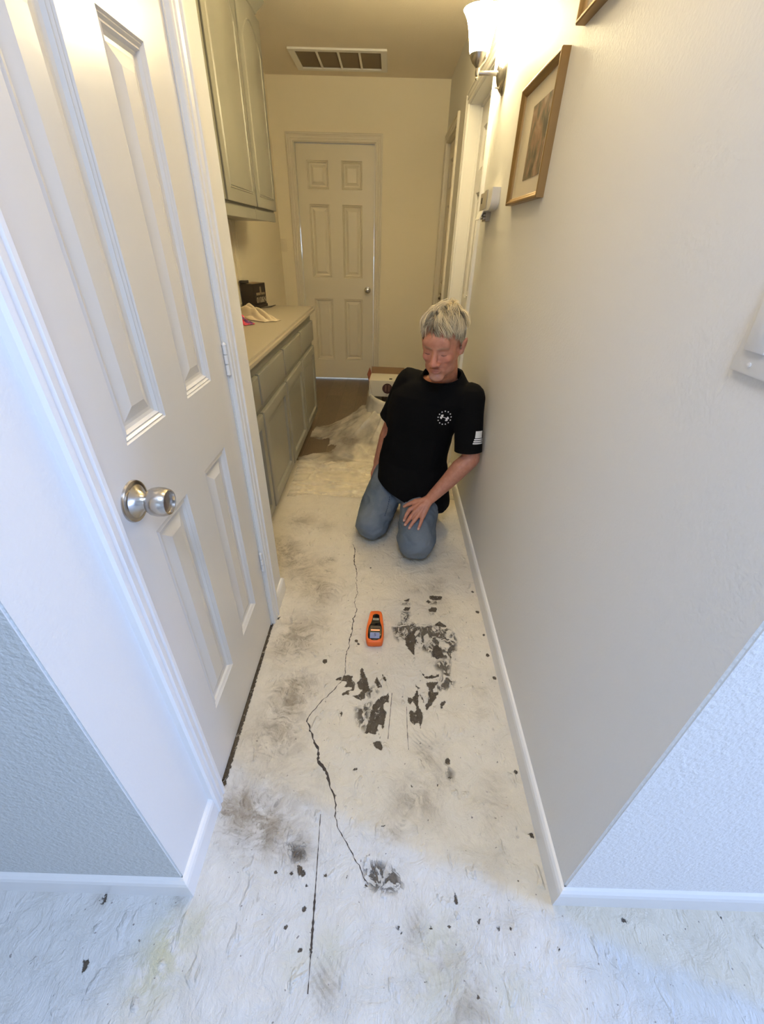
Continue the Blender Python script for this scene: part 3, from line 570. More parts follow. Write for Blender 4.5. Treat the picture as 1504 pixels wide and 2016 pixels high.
# dark kick strip below the units is their shadow gap; continuous worktop
bm = bmesh.new(); vs = box(bm, -1.054, -.562, 1.375, 3.465, .870, .910)
es = [e for e in bm.edges if all(v.co.x > -.57 for v in e.verts) and abs(e.verts[0].co.z - e.verts[1].co.z) < 1e-5]
bmesh.ops.bevel(bm, geom=es, offset=.013, segments=4, affect='EDGES')
tag(obj('countertop', bm, M_counter, angle=40), 'long beige laminate countertop over the base cabinets', 'countertop')
YU = [1.385, 1.935, 2.445, 2.980, 3.465]
whichu = ['nearest, mostly hidden by the closet wall', 'second, showing only its edge', 'with the wide door in full view', 'last at the far end under the vent side']
UZ0, UZ1 = 1.428, 2.38
for i in range(4):
    y0, y1 = YU[i], YU[i + 1]; w = y1 - y0
    r = empty('wall_cabinet', (-.80, y0, UZ0), PI / 2)
    tag(r, 'grey painted wall cabinet with arched door, ' + whichu[i], 'cabinet', 'upper cabinets over the counter')
    bm = bmesh.new(); box(bm, .008, w - .008, 0, .254, 0, UZ1 - UZ0); obj('body', bm, M_cab, r)
    bm = bmesh.new(); box(bm, 0, w, -.006, .012, -.004, .045, bev=.003); obj('bottom_rail', bm, M_cab, r)
    # cathedral door: slab, bead along the arched outline, raised field inside it
    g = .013; dw, dh, zb = w - 2 * g, UZ1 - UZ0 - .085, .056
    bm = bmesh.new(); box(bm, g, g + dw, -.021, -.002, zb, zb + dh, bev=.005)
    def arch(inset, n=18):
        x0, x1, z0 = g + inset, g + dw - inset, zb + inset; zs = zb + dh - .16 - (inset - .06) * .4
        pts = [(x0, z0), (x1, z0), (x1, zs)]
        hw = (x1 - x0) / 2
        for k in range(1, n):
            t = k / n; xx = x1 - (x1 - x0) * t; u = abs(t - .5) * 2
            pts.append((xx, zs + .095 * (1 - u * u) ** 1.0))
        return pts + [(x0, zs)]
    P0 = [arch(a) for a in (.052, .056, .060, .064, .068)]; dep = [-.021, -.0245, -.0215, -.0245, -.0195]
    R = [[bm.verts.new((x, d, z)) for x, z in p] for p, d in zip(P0, dep)]
    for a, b in zip(R, R[1:]):
        for k in range(len(a)): j = (k + 1) % len(a); bm.faces.new((a[k], a[j], b[j], b[k]))
    Q = [arch(.068), arch(.095)]; qd = [-.0200, -.0265]
    R = [[bm.verts.new((x, d, z)) for x, z in p] for p, d in zip(Q, qd)]
    for k in range(len(R[0])): j = (k + 1) % len(R[0]); bm.faces.new((R[0][k], R[0][j], R[1][j], R[1][k]))
    bm.faces.new(R[1]); bmesh.ops.recalc_face_normals(bm, faces=list(bm.faces))
    obj('door', bm, M_cab, r, angle=30)
bm = bmesh.new()
prof = [(0, 0), (.006, .004), (.010, .016), (.024, .030), (.040, .050), (.046, .064), (0, .064)]
rings = []
for (x, y) in ((-.80, 1.385), (-.80, 3.465), (-1.054, 3.465)):
    sx = 1 if x > -.9 else 0; sy = 1 if y > 3 else 0
    rings.append([(x + u * sx, y + u * sy, UZ1 + z) for u, z in prof])
ring_loft(bm, rings); bmesh.ops.recalc_face_normals(bm, faces=list(bm.faces))
tag(obj('crown_moulding', bm, M_cab, angle=30), 'grey crown moulding between the upper cabinets and the ceiling', 'moulding')

# ======================= CEILING VENT =======================
v = empty('ceiling_vent', (-.415, 4.378, CZ)); tag(v, 'large white return air vent with four filter panes in the ceiling', 'vent')
bm = bmesh.new(); hw, hd = .348, .220
for a, b, c, d in ((-hw, hw, -hd, -hd + .045), (-hw, hw, hd - .045, hd), (-hw, -hw + .045, -hd + .045, hd - .045), (hw - .045, hw, -hd + .045, hd - .045)): box(bm, a, b, c, d, -.012, 0, bev=.003)
for k in (-1, 0, 1): x = k * (hw - .045) / 2; box(bm, x - .008, x + .008, -hd + .045, hd - .045, -.010, 0, bev=.002)
obj('frame', bm, M_trim, v)
M_filter = mat('filter_grille', (.22, .165, .10), .8)
bm = bmesh.new()
for k in range(34): y = -hd + .05 + k * (2 * hd - .1) / 34; box(bm, -hw + .045, hw - .045, y, y + .004, -.005, -.001)
box(bm, -hw + .04, hw - .04, -hd + .04, hd - .04, -.0010, 0)
obj('grille', bm, M_filter, v)

# ======================= SCONCE =======================
sc = empty('wall_sconce', (XR, 2.452, 1.93), -PI / 2)      # local -y points away from the wall, local x along the wall
tag(sc, 'lit brushed nickel wall lamp with a flared white glass shade', 'lamp')
bm = bmesh.new(); rings = []
for s, d in ((1, 0), (1, .004), (.95, .008), (.90, .009), (.86, .013), (.70, .022), (.45, .030), (.28, .034)):
    rings.append([(.052 * s * math.cos(2 * PI * i / 48), -d, .066 * s * math.sin(2 * PI * i / 48)) for i in range(48)])
ring_loft(bm, rings); bmesh.ops.recalc_face_normals(bm, faces=list(bm.faces)); obj('wall_plate', bm, M_nickel, sc, angle=30)
sx = XR - AX[0]
bm = bmesh.new(); tube(bm, [(0, -.028, 0), (0, -.06, .001), (0, -sx, 0)], [.010, .0075, .0075], 20)
lathe(bm, [(.0001, -.022), (.005, -.021), (.007, -.016), (.005, -.011), (.009, -.007), (.010, .004), (.008, .014), (.012, .018), (.026, .030), (.035, .045), (.038, .055), (.036, .056), (.0001, .050)], 36, Matrix.Translation((0, -sx, 0)))
obj('arm', bm, M_nickel, sc, angle=30)
bm = bmesh.new(); tube(bm, [(.014, -.02, -.045), (.014, -.036, -.045)], .003, 10); obj('screw', bm, M_nickel, sc, angle=40)
M_shade = mat('glowing_glass_shade', (.95, .9, .82), .3, emit=(WARM, SCONCE_EMIT))
bm = bmesh.new(); op = [(.036, .050), (.040, .062), (.044, .085), (.049, .110), (.055, .135), (.063, .155), (.074, .172), (.078, .176)]
inn = [(r - .003, z) for r, z in reversed(op)]
lathe(bm, op + inn, 48, Matrix.Translation((0, -sx, 0))); bmesh.ops.recalc_face_normals(bm, faces=list(bm.faces))
obj('glass_shade', bm, M_shade, sc, angle=30)

# ======================= PICTURES =======================
M_gold = mat('bronze_gilt_frame', (.33, .21, .085), .38, .65)
M_mat = mat('cream_mount', (.62, .55, .43), .8)
def mat_print(seed):
    m = bpy.data.materials.new('faded_print'); m.use_nodes = True; nt = m.node_tree; b = nt.nodes['Principled BSDF']
    n = N(nt, 'ShaderNodeTexNoise', Scale=26.0, Detail=7.0, Distortion=.5)
    mp = N(nt, 'ShaderNodeMapping'); mp.inputs['Location'].default_value = (seed, seed, seed); mp.inputs['Scale'].default_value = (1, 1.0, .75); L(nt, tc(nt), mp.inputs[0]); L(nt, mp.outputs[0], n.inputs['Vector'])
    cr = N(nt, 'ShaderNodeValToRGB'); L(nt, n.outputs[0], cr.inputs[0])
    el = cr.color_ramp.elements; el[0].position = .32; el[0].color = (.075, .06, .035, 1); el[1].position = .72; el[1].color = (.42, .32, .22, 1)
    e = el.new(.45); e.color = (.16, .13, .075, 1); e = el.new(.55); e.color = (.27, .16, .095, 1)
    L(nt, cr.outputs[0], b.inputs['Base Color']); b.inputs['Roughness'].default_value = .5
    return m
M_glaze = mat('picture_glass_cover', (1, 1, 1), .05)
def picture(y_far, y_near, z0, z1, pr, label, seed):
    w, h = y_far - y_near, z1 - z0
    r = empty('framed_picture', (XR, y_far, z0), -PI / 2); tag(r, label, 'picture', 'framed prints on the right wall')
    bm = bmesh.new()
    prof = [(0, 0), (0, .022), (.003, .024), (.007, .0235), (.010, .020), (.014, .018), (.018, .013), (.020, .007), (.020, .004)]
    sweep_rect(bm, prof, 0, w, 0, h)
    for f in [f for f in bm.faces if len(f.verts) == 4 and all(abs(v.co.y + .004) < 1e-5 for v in f.verts)]: bm.faces.remove(f)
    bmesh.ops.recalc_face_normals(bm, faces=list(bm.faces)); obj('frame', bm, M_gold, r, angle=30)
    bm = bmesh.new(); box(bm, .018, w - .018, -.0075, -.001, .018, h - .018); obj('mount', bm, M_mat, r)
    bm = bmesh.new(); box(bm, pr[0], pr[1], -.0086, -.0070, pr[2], pr[3]); obj('print', bm, mat_print(seed), r)
picture(1.966, 1.570, 1.460, 1.775, (.140, .325, .062, .248), 'bronze framed print below, nearer the wall lamp', 3.1)
picture(1.493, 1.097, 1.786, 2.101, (.140, .325, .062, .248), 'bronze framed picture cut by the top edge of the photo', 8.4)

# ======================= THERMOSTAT / KEYPAD =======================
t = empty('wall_keypad', (XR, 2.455, 1.42), -PI / 2); tag(t, 'white wall keypad with an open flap, below the wall lamp', 'keypad')
bm = bmesh.new(); n = 14
pts = [(.10, .118), (.252, .118), (.252, .075)] + [(.252 - .05 + .05 * math.cos(-a * PI / 2 / 6), .075 + .034 * math.sin(-a * PI / 2 / 6)) for a in range(1, 7)] + [(.10, .041)]
ring_loft(bm, [[(x, d, z) for x, z in pts] for d in (0, -.030, -.034)]); bmesh.ops.recalc_face_normals(bm, faces=list(bm.faces))
obj('housing', bm, M_plastic, t, angle=35)
bm = bmesh.new(); box(bm, .0, .105, -.037, 0, .045, .112, bev=.003); box(bm, .098, .16, -.0385, -.033, .050, .116, bev=.002); obj('front_plate', bm, M_greyplastic, t)
bm = bmesh.new(); box(bm, .030, .055, -.0385, -.036, .072, .094, bev=.001); obj('display', bm, M_black, t)
bm = bmesh.new(); vs = box(bm, 0, .11, -.004, 0, -.045, 0, bev=.0015); Mx = Matrix.Translation((0.0, -.030, .050)) @ Matrix.Rotation(math.radians(-24), 4, 'X')
for v_ in bm.verts: v_.co = Mx @ v_.co
obj('flap', bm, M_plastic, t)
bm = bmesh.new()
for a in range(3):
    for b in range(3): box(bm, .018 + a * .027, .036 + a * .027, -.030, -.018, .012 + b * .012, .020 + b * .012, bev=.001)
box(bm, .004, .102, -.020, 0, .004, .048, bev=.002)
obj('buttons', bm, M_greyplastic, t)

# ======================= SWITCHES =======================
def switch(loc, rz, w, h, n, label, m):
    r = empty('light_switch', loc, rz); tag(r, label, 'switch')
    bm = bmesh.new(); box(bm, 0, w, -.006, 0, 0, h, bev=.0025); obj('plate', bm, m, r, angle=50)
    for k in range(n):
        cx = w * (k + .5) / n
        bm = bmesh.new(); vs = box(bm, -.0165, .0165, -.004, .002, -.033, .033, bev=.0015); Mx = Matrix.Translation((cx, -.008, h / 2)) @ Matrix.Rotation(math.radians(4), 4, 'X')
        for q in bm.verts: q.co = Mx @ q.co
        rk = obj('rocker', bm, m, r, angle=50)
    for k in range(n):
        for zz in (.012, h - .012):
            bm = bmesh.new(); lathe(bm, [(.003, .006), (.003, .0072), (.0001, .0075)], 12, Matrix.Translation((w * (k + .5) / n, 0, zz)) @ Matrix.Rotation(PI / 2, 4, 'X')); obj('screw', bm, m, r)
switch((XR, .567, 1.212), -PI / 2, .118, .120, 2, 'white double light switch at the right edge of the photo', M_plastic)
switch((-1.058, 4.76, 1.222), 0, .055, .105, 1, 'small beige light switch beside the far door', mat('beige_switch', (.80, .72, .55), .4))

# ======================= TEXT HELPER =======================
def text_mesh(body, size, extrude=.0004):
    cu = bpy.data.curves.new('t', 'FONT'); cu.body = body; cu.size = size; cu.extrude = extrude; cu.resolution_u = 3
    cu.align_x = 'CENTER'; cu.align_y = 'CENTER'
    o = bpy.data.objects.new('t', cu); COL.objects.link(o); bpy.context.view_layer.update()
    me = evaluated(o); bpy.data.objects.remove(o); return me
def text_obj(name, body, size, M, m, parent, sx=1.0):
    me = text_mesh(body, size); me.transform(Matrix.Diagonal((sx, 1, 1, 1))); me.transform(M); me.materials.clear()
    return link(name, me, m, parent)

# ======================= THINGS ON THE COUNTER =======================
M_print_w = mat('white_print', (.42, .37, .29), .6)
bx = empty('black_box', (-.950, 3.262, .910), math.radians(73)); tag(bx, 'black cardboard box with white lettering on the counter', 'box')
bm = bmesh.new(); box(bm, 0, .155, 0, .104, 0, .152, bev=.003); obj('box_body', bm, mat('black_card', (.014, .010, .008), .5), bx)
bm = bmesh.new(); box(bm, 0, .155, 0, .104, .1525, .154); obj('top_panel', bm, mat('brown_card_top', (.17, .12, .06), .55), bx)
text_obj('lettering', '010&N', .052, Matrix.Translation((.088, -.0008, .048)) @ Matrix.Rotation(PI / 2, 4, 'X'), M_print_w, bx, .82)
bm = bmesh.new(); box(bm, .078, .096, -.001, .002, .088, .132); box(bm, .030, .084, -.001, .002, .080, .096); box(bm, .092, .140, -.001, .002, .080, .094); obj('emblem', bm, mat('faint_print', (.20, .16, .11), .6), bx)
bm = bmesh.new(); box(bm, -.002, .157, -.006, .1, 0, .020, bev=.002); obj('base_lip', bm, mat('black_card_lip', (.02, .015, .012), .4), bx)
bm = bmesh.new(); tube(bm, [(-.93, 3.20, .918), (-.89, 3.29, .9165), (-.86, 3.34, .9155), (-.84, 3.385, .920)], [.004, .005, .008, .006], 10, flat=.45)
tag(obj('pen', bm, M_black, smooth=True), 'slim black pen lying in front of the black box', 'pen')
bm = bmesh.new(); box(bm, -1.045, -.995, 3.27, 3.33, 1.0645, 1.082, bev=.004); tag(obj('phone_charger', bm, M_black), 'small black block on top of the black box', 'charger')
# crumpled cloth bag: folded surface
def crumple(name, cx, cy, z0, lx, ly, h, ang, m, seed, label, cat, folds=5.0):
    bm = bmesh.new(); n1, n2 = 90, 50; V = []
    ca, sa = math.cos(ang), math.sin(ang)
    for i in range(n1 + 1):
        for j in range(n2 + 1):
            u, v2 = i / n1 * 2 - 1, j / n2 * 2 - 1
            q = Vector((u * 2.0 + seed, v2 * 2.0, seed))
            edge = 1 + .16 * noise.noise(Vector((u * 1.7, v2 * 1.7, seed)))
            r = min(1, math.sqrt(u * u + v2 * v2) / 1.0)
            body = (1 - min(1, abs(u)) ** 3) * (1 - min(1, abs(v2)) ** 3)
            fold = .5 + .5 * math.sin(v2 * folds * 2.2 + 2.2 * noise.noise(q * .7) + u * 1.3)
            z = h * body * (.25 + .55 * fold + .5 * noise.noise(q * 1.3)) * (1 - .55 * (u + 1) / 2)
            x, y = u * lx * edge, v2 * ly * edge * (1 - .35 * (u + 1) / 2)
            V.append(bm.verts.new((cx + x * ca - y * sa, cy + x * sa + y * ca, z0 + max(0.0, z) + .002)))
    for i in range(n1):
        for j in range(n2):
            a = i * (n2 + 1) + j; bm.faces.new((V[a], V[a + n2 + 1], V[a + n2 + 2], V[a + 1]))
    o = obj(name, bm, m, smooth=True); md = o.modifiers.new('s', 'SOLIDIFY'); md.thickness = .003; md.offset = 1
    return tag(o, label, cat)
M_cloth = mat('cream_cloth', (.62, .53, .38), .85, bump=(300, .001, .4, 2), sheen=.2)
crumple('cloth_bag', -.835, 2.835, .910, .165, .085, .105, math.radians(-38), M_cloth, 2.3, 'crumpled cream cloth bag on the counter before the black box', 'bag')
M_pink = bpy.data.materials.new('pink_purple_fabric'); M_pink.use_nodes = True; nt = M_pink.node_tree
n_ = N(nt, 'ShaderNodeTexNoise', Scale=22.0, Detail=1.0); L(nt, tc(nt), n_.inputs['Vector'])
L(nt, mix(nt, ramp(nt, n_.outputs[0], .47, .53), (.55, .055, .10), (.17, .06, .20)), nt.nodes['Principled BSDF'].inputs['Base Color']); nt.nodes['Principled BSDF'].inputs['Roughness'].default_value = .7
crumple('pink_pouch', -.860, 2.640, .910, .075, .055, .055, math.radians(-35), M_pink, 5.1, 'small pink and purple pouch beside the cloth bag', 'pouch', 3.0)

# ======================= MOISTURE METER =======================
OUT = [(-0.0388, 1.2464), (-0.0009, 1.2479), (0.009, 1.2384), (0.013, 1.1998), (0.0169, 1.164), (0.0179, 1.1361), (0.0167, 1.1089), (0.0133, 1.0863), (0.0087, 1.0783), (-0.0424, 1.0764), (-0.0491, 1.0839), (-0.054, 1.1062), (-0.055, 1.1333), (-0.054, 1.1612), (-0.048, 1.1974), (-0.0429, 1.2363)]
BLK = [(-0.0294, 1.2223), (-0.0029, 1.2233), (-0.0012, 1.1982), (0.0026, 1.1752), (0.0087, 1.1569), (0.0098, 1.1306), (0.0075, 1.0968), (-0.002, 1.0945), (-0.0077, 1.0884), (-0.0293, 1.0875), (-0.0337, 1.0933), (-0.0455, 1.0961), (-0.0457, 1.1285), (-0.0445, 1.1549), (-0.0359, 1.1722), (-0.0307, 1.197)]
mo = Vector((-.019, 1.162, 0))
mm_ = empty('moisture_meter', mo); tag(mm_, 'orange and black handheld moisture meter lying on the floor', 'meter')
def smooth_poly(p, it=2):
    for _ in range(it):
        q = []
        for i in range(len(p)):
            a, b = p[i], p[(i + 1) % len(p)]; q += [(a[0] * .75 + b[0] * .25, a[1] * .75 + b[1] * .25), (a[0] * .25 + b[0] * .75, a[1] * .25 + b[1] * .75)]
        p = q
    return p
def prism(poly, levels):
    c = Vector((sum(p[0] for p in poly) / len(poly), sum(p[1] for p in poly) / len(poly))); bm = bmesh.new()
    ring_loft(bm, [[(c.x + (x - c.x) * s - mo.x, c.y + (y - c.y) * s - mo.y, z) for x, y in poly] for s, z in levels]); bmesh.ops.recalc_face_normals(bm, faces=list(bm.faces)); return bm
obj('orange_case', prism(smooth_poly(OUT), [(.90, .001), (.97, .004), (1.0, .011), (1.0, .020), (.975, .028), (.93, .032)]), mat('orange_rubber', (.80, .135, .012), .45), mm_, angle=50)
obj('black_face', prism(smooth_poly(BLK), [(1.0, .028), (1.0, .0335), (.97, .0345)]), mat('gloss_black_face', (.010, .008, .007), .18), mm_, angle=50)
def pad(name, x0, x1, y0, y1, z0, z1, m, parent=mm_):
    bm = bmesh.new(); box(bm, x0 - mo.x, x1 - mo.x, y0 - mo.y, y1 - mo.y, z0, z1, bev=.0006); return obj(name, bm, m, parent)
scr = pad('lit_screen', -.0375, .0003, 1.0955, 1.1245, .0335, .0352, mat('lit_lcd', (.10, .13, .25), .3, emit=((.30, .36, .62), .22)))
text_obj('reading', '5', .021, Matrix.Translation((-.017 - mo.x, 1.111 - mo.y, .0358)), mat('lcd_digit', (.02, .03, .10), .4), scr)
pad('indicator_light', -.0345, .0003, 1.1335, 1.1395, .0338, .0352, mat('led_bar', (.4, .05, .03), .3, emit=((1.0, .28, .12), 1.4)))
pad('brand_plate', -.0287, -.0040, 1.1880, 1.1990, .034, .0352, mat('grey_plate', (.30, .28, .24), .4))
text_obj('plate_print', 'IIIIII', .009, Matrix.Translation((-.0163 - mo.x, 1.1935 - mo.y, .0356)), M_black, mm_, 1.0)
pad('sensor_window', -.0365, .0035, 1.1450, 1.1590, .034, .0350, mat('smoky_window', (.075, .05, .04), .2))

# ======================= BIN, LINER, CARTON =======================
BC = Vector((.030, 3.200, 0))
bn = empty('waste_bin', BC); tag(bn, 'round waste bin behind the kneeling man, wrapped in a white liner', 'bin')
bm = bmesh.new(); lathe(bm, [(.0001, .006), (.125, .006), (.130, 0), (.150, .30), (.157, .312), (.153, .318), (.147, .31), (.128, .012), (.0001, .012)], 56)
bmesh.ops.recalc_face_normals(bm, faces=list(bm.faces)); obj('bucket', bm, mat('bin_plastic', (.28, .22, .17), .5), bn, angle=35)
M_liner = bpy.data.materials.new('milky_film'); M_liner.use_nodes = True; nt = M_liner.node_tree; nt.nodes.clear()
def film(nt, amount):
    o_ = N(nt, 'ShaderNodeOutputMaterial'); d = N(nt, 'ShaderNodeBsdfPrincipled'); d.inputs['Base Color'].default_value = (.90, .84, .70, 1); d.inputs['Roughness'].default_value = .2
    tl = N(nt, 'ShaderNodeBsdfTranslucent'); tl.inputs[0].default_value = (.9, .84, .70, 1)
    a = N(nt, 'ShaderNodeMixShader'); a.inputs[0].default_value = .35; L(nt, d.outputs[0], a.inputs[1]); L(nt, tl.outputs[0], a.inputs[2])
    tr = N(nt, 'ShaderNodeBsdfTransparent'); mx = N(nt, 'ShaderNodeMixShader'); L(nt, tr.outputs[0], mx.inputs[1]); L(nt, a.outputs[0], mx.inputs[2])
    nz = N(nt, 'ShaderNodeTexNoise', Scale=7.0, Detail=4.0); L(nt, tc(nt), nz.inputs['Vector'])
    L(nt, ramp(nt, nz.outputs[0], .35, .65, amount - .22, amount + .20), mx.inputs[0])
    L(nt, mx.outputs[0], o_.inputs[0])
film(nt, .82)
bm = bmesh.new(); nA, rings = 120, []
for k, (r, z) in enumerate(((.139, .20), (.143, .27), (.150, .330), (.158, .342), (.170, .338), (.178, .315), (.180, .280), (.184, .240), (.190, .205), (.198, .160), (.203, .120))):
    rg = []
    for i in range(nA):
        a = 2 * PI * i / nA; q = noise.noise(Vector((math.cos(a) * 5, math.sin(a) * 5, k * .35))); w = max(0, k - 3) / 7
        rg.append((math.cos(a) * (r + .012 * q * (.3 + w)), math.sin(a) * (r + .012 * q * (.3 + w)), z + .02 * w * noise.noise(Vector((math.cos(a) * 2.4, math.sin(a) * 2.4, 3))) + (.030 * -math.cos(a) + .018 * math.sin(a)) * (1 if k > 1 else 0)))
    rings.append(rg)
ring_loft(bm, rings, cap=False); obj('liner', bm, M_liner, bn, smooth=True)
cb = empty('carton', (BC.x - .030, BC.y + .030, .345), math.radians(-3)); tag(cb, 'small open carton with a dark round print, resting on top of the bin', 'box')
M_card = mat('kraft_card', (.20, .12, .06), .8); M_cardw = mat('white_printed_card', (.52, .49, .40), .6)
bm = bmesh.new(); box(bm, -.128, .128, -.105, .088, 0, .120, bev=.002); obj('body', bm, M_cardw, cb)
bm = bmesh.new(); vs = box(bm, -.128, .128, 0, .003, 0, .050)
for q in bm.verts: q.co = Matrix.Translation((0, .088, .120)) @ (Matrix.Rotation(math.radians(-8), 4, 'X') @ q.co)
obj('back_flap', bm, M_card, cb)
bm = bmesh.new(); box(bm, -.003, 0, -.105, .088, -.10, .045)
for q in bm.verts: q.co = Matrix.Translation((-.1285, 0, .120)) @ (Matrix.Rotation(math.radians(-14), 4, 'Y') @ q.co)
obj('side_flap', bm, mat('red_brown_card', (.22, .055, .03), .7), cb)
bm = bmesh.new(); lathe(bm, [(.038, 0), (.038, .001), (.0001, .001)], 40, Matrix.Translation((.010, -.1055, .062)) @ Matrix.Rotation(PI / 2, 4, 'X'))
rp = obj('round_print', bm, mat('dark_brown_print', (.045, .014, .010), .5), cb)
bm = bmesh.new(); box(bm, -.006, .002, -.1085, -.1065, .042, .088); box(bm, .018, .026, -.1085, -.1065, .042, .088); obj('print_bars', bm, mat('brown_bars', (.13, .07, .05), .5), rp)
bm = bmesh.new(); lathe(bm, [(.021, 0), (.021, .0008), (.018, .0008), (.018, 0)], 32, Matrix.Translation((.085, -.1055, .075)) @ Matrix.Rotation(PI / 2, 4, 'X')); box(bm, .075, .095, -.1065, -.105, .072, .078); obj('seal_print', bm, mat('grey_print', (.30, .27, .20), .6), cb)
bm = bmesh.new(); box(bm, .020, .042, -.070, -.040, .1195, .1220, bev=.001); obj('handle_slot', bm, M_dark, cb)
text_obj('small_print', 'IIII II III', .016, Matrix.Translation((.02, -.1062, .014)) @ Matrix.Rotation(PI / 2, 4, 'X'), mat('grey_print2', (.30, .28, .22), .6), cb)
bm = bmesh.new(); box(bm, .020, .110, -.112, -.085, .0, .115, bev=.003)
rd = obj('red_packet', bm, mat('red_packet_print', (.50, .045, .02), .5)); rd.location = (BC.x, BC.y, .225); tag(rd, 'red and white packet in the bin in front of the carton', 'packet')
bm = bmesh.new(); box(bm, .085, .1105, -.1125, -.09, .03, .1155); obj('white_corner', bm, mat('white_card2', (.75, .70, .60), .6), rd)

# ======================= PROTECTIVE FILM =======================
def inside(poly, x, y):
    c = False; n = len(poly)
    for i in range(n):
        (x1, y1), (x2, y2) = poly[i], poly[(i + 1) % n]
        if (y1 > y) != (y2 > y) and x < (x2 - x1) * (y - y1) / (y2 - y1) + x1: c = not c
    return c
FP = [(.430, 2.188), (.10, 2.185), (-.172, 2.190), (-.367, 2.238), (-.50, 2.215), (-.595, 2.190), (-.60, 2.55), (-.63, 2.745), (-.50, 2.80), (-.385, 2.86), (-.365, 2.90), (-.434, 2.925), (-.425, 3.00), (-.441, 3.045), (-.53, 3.065), (-.600, 3.10), (-.605, 3.22), (-.57, 3.33), (-.47, 3.40), (-.36, 3.46), (-.22, 3.47), (-.12, 3.42), (.0, 3.47), (.20, 3.45), (.430, 3.30)]
bm = bmesh.new(); st = .0070; nx, ny = int(1.08 / st), int(1.32 / st); V = {}
CREASE = [((-.58, 2.62), (.30, 2.46), .009), ((-.60, 2.50), (-.10, 2.62), .008), ((-.55, 2.36), (.40, 2.40), .009), ((-.60, 2.30), (-.05, 2.34), .006), ((-.59, 2.25), (.42, 2.262), .011), ((-.62, 2.74), (-.36, 2.56), .010), ((-.36, 2.56), (.10, 2.60), .008), ((-.40, 2.86), (-.18, 2.72), .010),
          ((-.43, 2.62), (-.50, 2.42), .008), ((-.10, 2.90), (.34, 2.76), .014), ((-.30, 2.98), (-.10, 2.70), .010), ((-.42, 3.04), (-.24, 3.10), .010), ((-.22, 2.80), (.02, 2.66), .009), ((-.05, 2.55), (.25, 2.72), .007), ((-.35, 2.70), (-.15, 2.50), .006), ((-.28, 3.34), (-.14, 3.22), .016), ((-.36, 3.22), (-.13, 3.14), .016), ((-.28, 2.92), (-.08, 3.06), .018), ((-.10, 2.84), (-.02, 3.02), .016)]
def film_z(x, y):
    wob = .014 * noise.noise(Vector((x * 6, y * 6, 7)))
    d = Vector((x, y, 0)) - BC; r = d.length; a = math.atan2(d.y, d.x)
    fold = .5 + .5 * math.sin(a * 9 + 2.5 * noise.noise(Vector((a * 1.2, 2, 0))))
    reach = .30 + .10 * math.cos(a - math.radians(205))
    t = max(0, 1 - (r - .165) / reach)
    z = .245 * t ** 1.35 * (1 + .10 * fold * (1 - t)) + .03 * fold * t * (1 - t)
    p = Vector((x * 2.2, y * 9.5, 0)); ridge = 1 - abs(noise.noise(p + Vector((0, 0, 4)) + Vector((0, noise.noise(Vector((x * 3, y * 3, 1))) * 1.2, 0)))) * 2.6
    for (a0, a1), (b0, b1), hh in CREASE:
        ex, ey = b0 - a0, b1 - a1; tt = ((x - a0) * ex + (y - a1) * ey) / (ex * ex + ey * ey); tc_ = min(1, max(0, tt))
        dd = math.hypot(x - a0 - tc_ * ex, y - a1 - tc_ * ey) + wob * .5
        if dd < .05: z += hh * math.exp(-(dd / .010) ** 2) * (.5 + .5 * math.sin(PI * tc_)) - .25 * hh * math.exp(-((dd - .022) / .012) ** 2)
    z += .012 * max(0, ridge) ** 2 + .006 * (noise.noise(Vector((x * 9, y * 9, 2))) + .5)
    return max(z, -.001) + .004
for i in range(nx + 1):
    for j in range(ny + 1):
        x = -.645 + i * st; y = 2.175 + j * st
        jx, jy = x + .006 * noise.noise(Vector((x * 30, y * 30, 5))), y + .006 * noise.noise(Vector((x * 30, y * 30, 9)))
        if x < .437: V[i, j] = bm.verts.new((jx, jy, film_z(x, y)))
for i in range(nx):
    for j in range(ny):
        k = [(i, j), (i + 1, j), (i + 1, j + 1), (i, j + 1)]
        if any(q not in V for q in k): continue
        cx, cy = -.645 + (i + .5) * st, 2.175 + (j + .5) * st
        if not inside(FP, cx, cy) or (Vector((cx, cy, 0)) - BC).length < .168: continue
        bm.faces.new([V[q] for q in k])
for v_ in [v_ for v_ in bm.verts if not v_.link_faces]: bm.verts.remove(v_)
M_film = bpy.data.materials.new('clear_protective_film'); M_film.use_nodes = True; M_film.node_tree.nodes.clear(); film(M_film.node_tree, .52)
tag(obj('plastic_sheet', bm, M_film, smooth=True), 'wrinkled translucent plastic sheet covering the floor behind the man', 'plastic sheet')
# second, flatter layer nearer the front, doubling the film
bm = bmesh.new(); FP2 = [(.43, 2.20), (-.20, 2.20), (-.56, 2.24), (-.58, 2.50), (-.35, 2.62), (-.23, 2.69), (-.24, 3.02), (-.10, 3.03), (.43, 2.9)]
V = {}
for i in range(0, 126):
    for j in range(0, 110):
        x, y = -.62 + i * .0085, 2.19 + j * .0085
        if x < .437 and inside(FP2, x, y): V[i, j] = bm.verts.new((x, y, .0015 + .0008 * noise.noise(Vector((x * 20, y * 20, 0)))))
for (i, j) in list(V):
    k = [(i, j), (i + 1, j), (i + 1, j + 1), (i, j + 1)]
    if all(q in V for q in k): bm.faces.new([V[q] for q in k])
for v_ in [v_ for v_ in bm.verts if not v_.link_faces]: bm.verts.remove(v_)
tag(obj('floor_paper', bm, mat('cream_floor_paper', (.80, .72, .54), .7), smooth=True), 'flat cream floor paper lying under the front of the plastic sheet', 'floor paper')
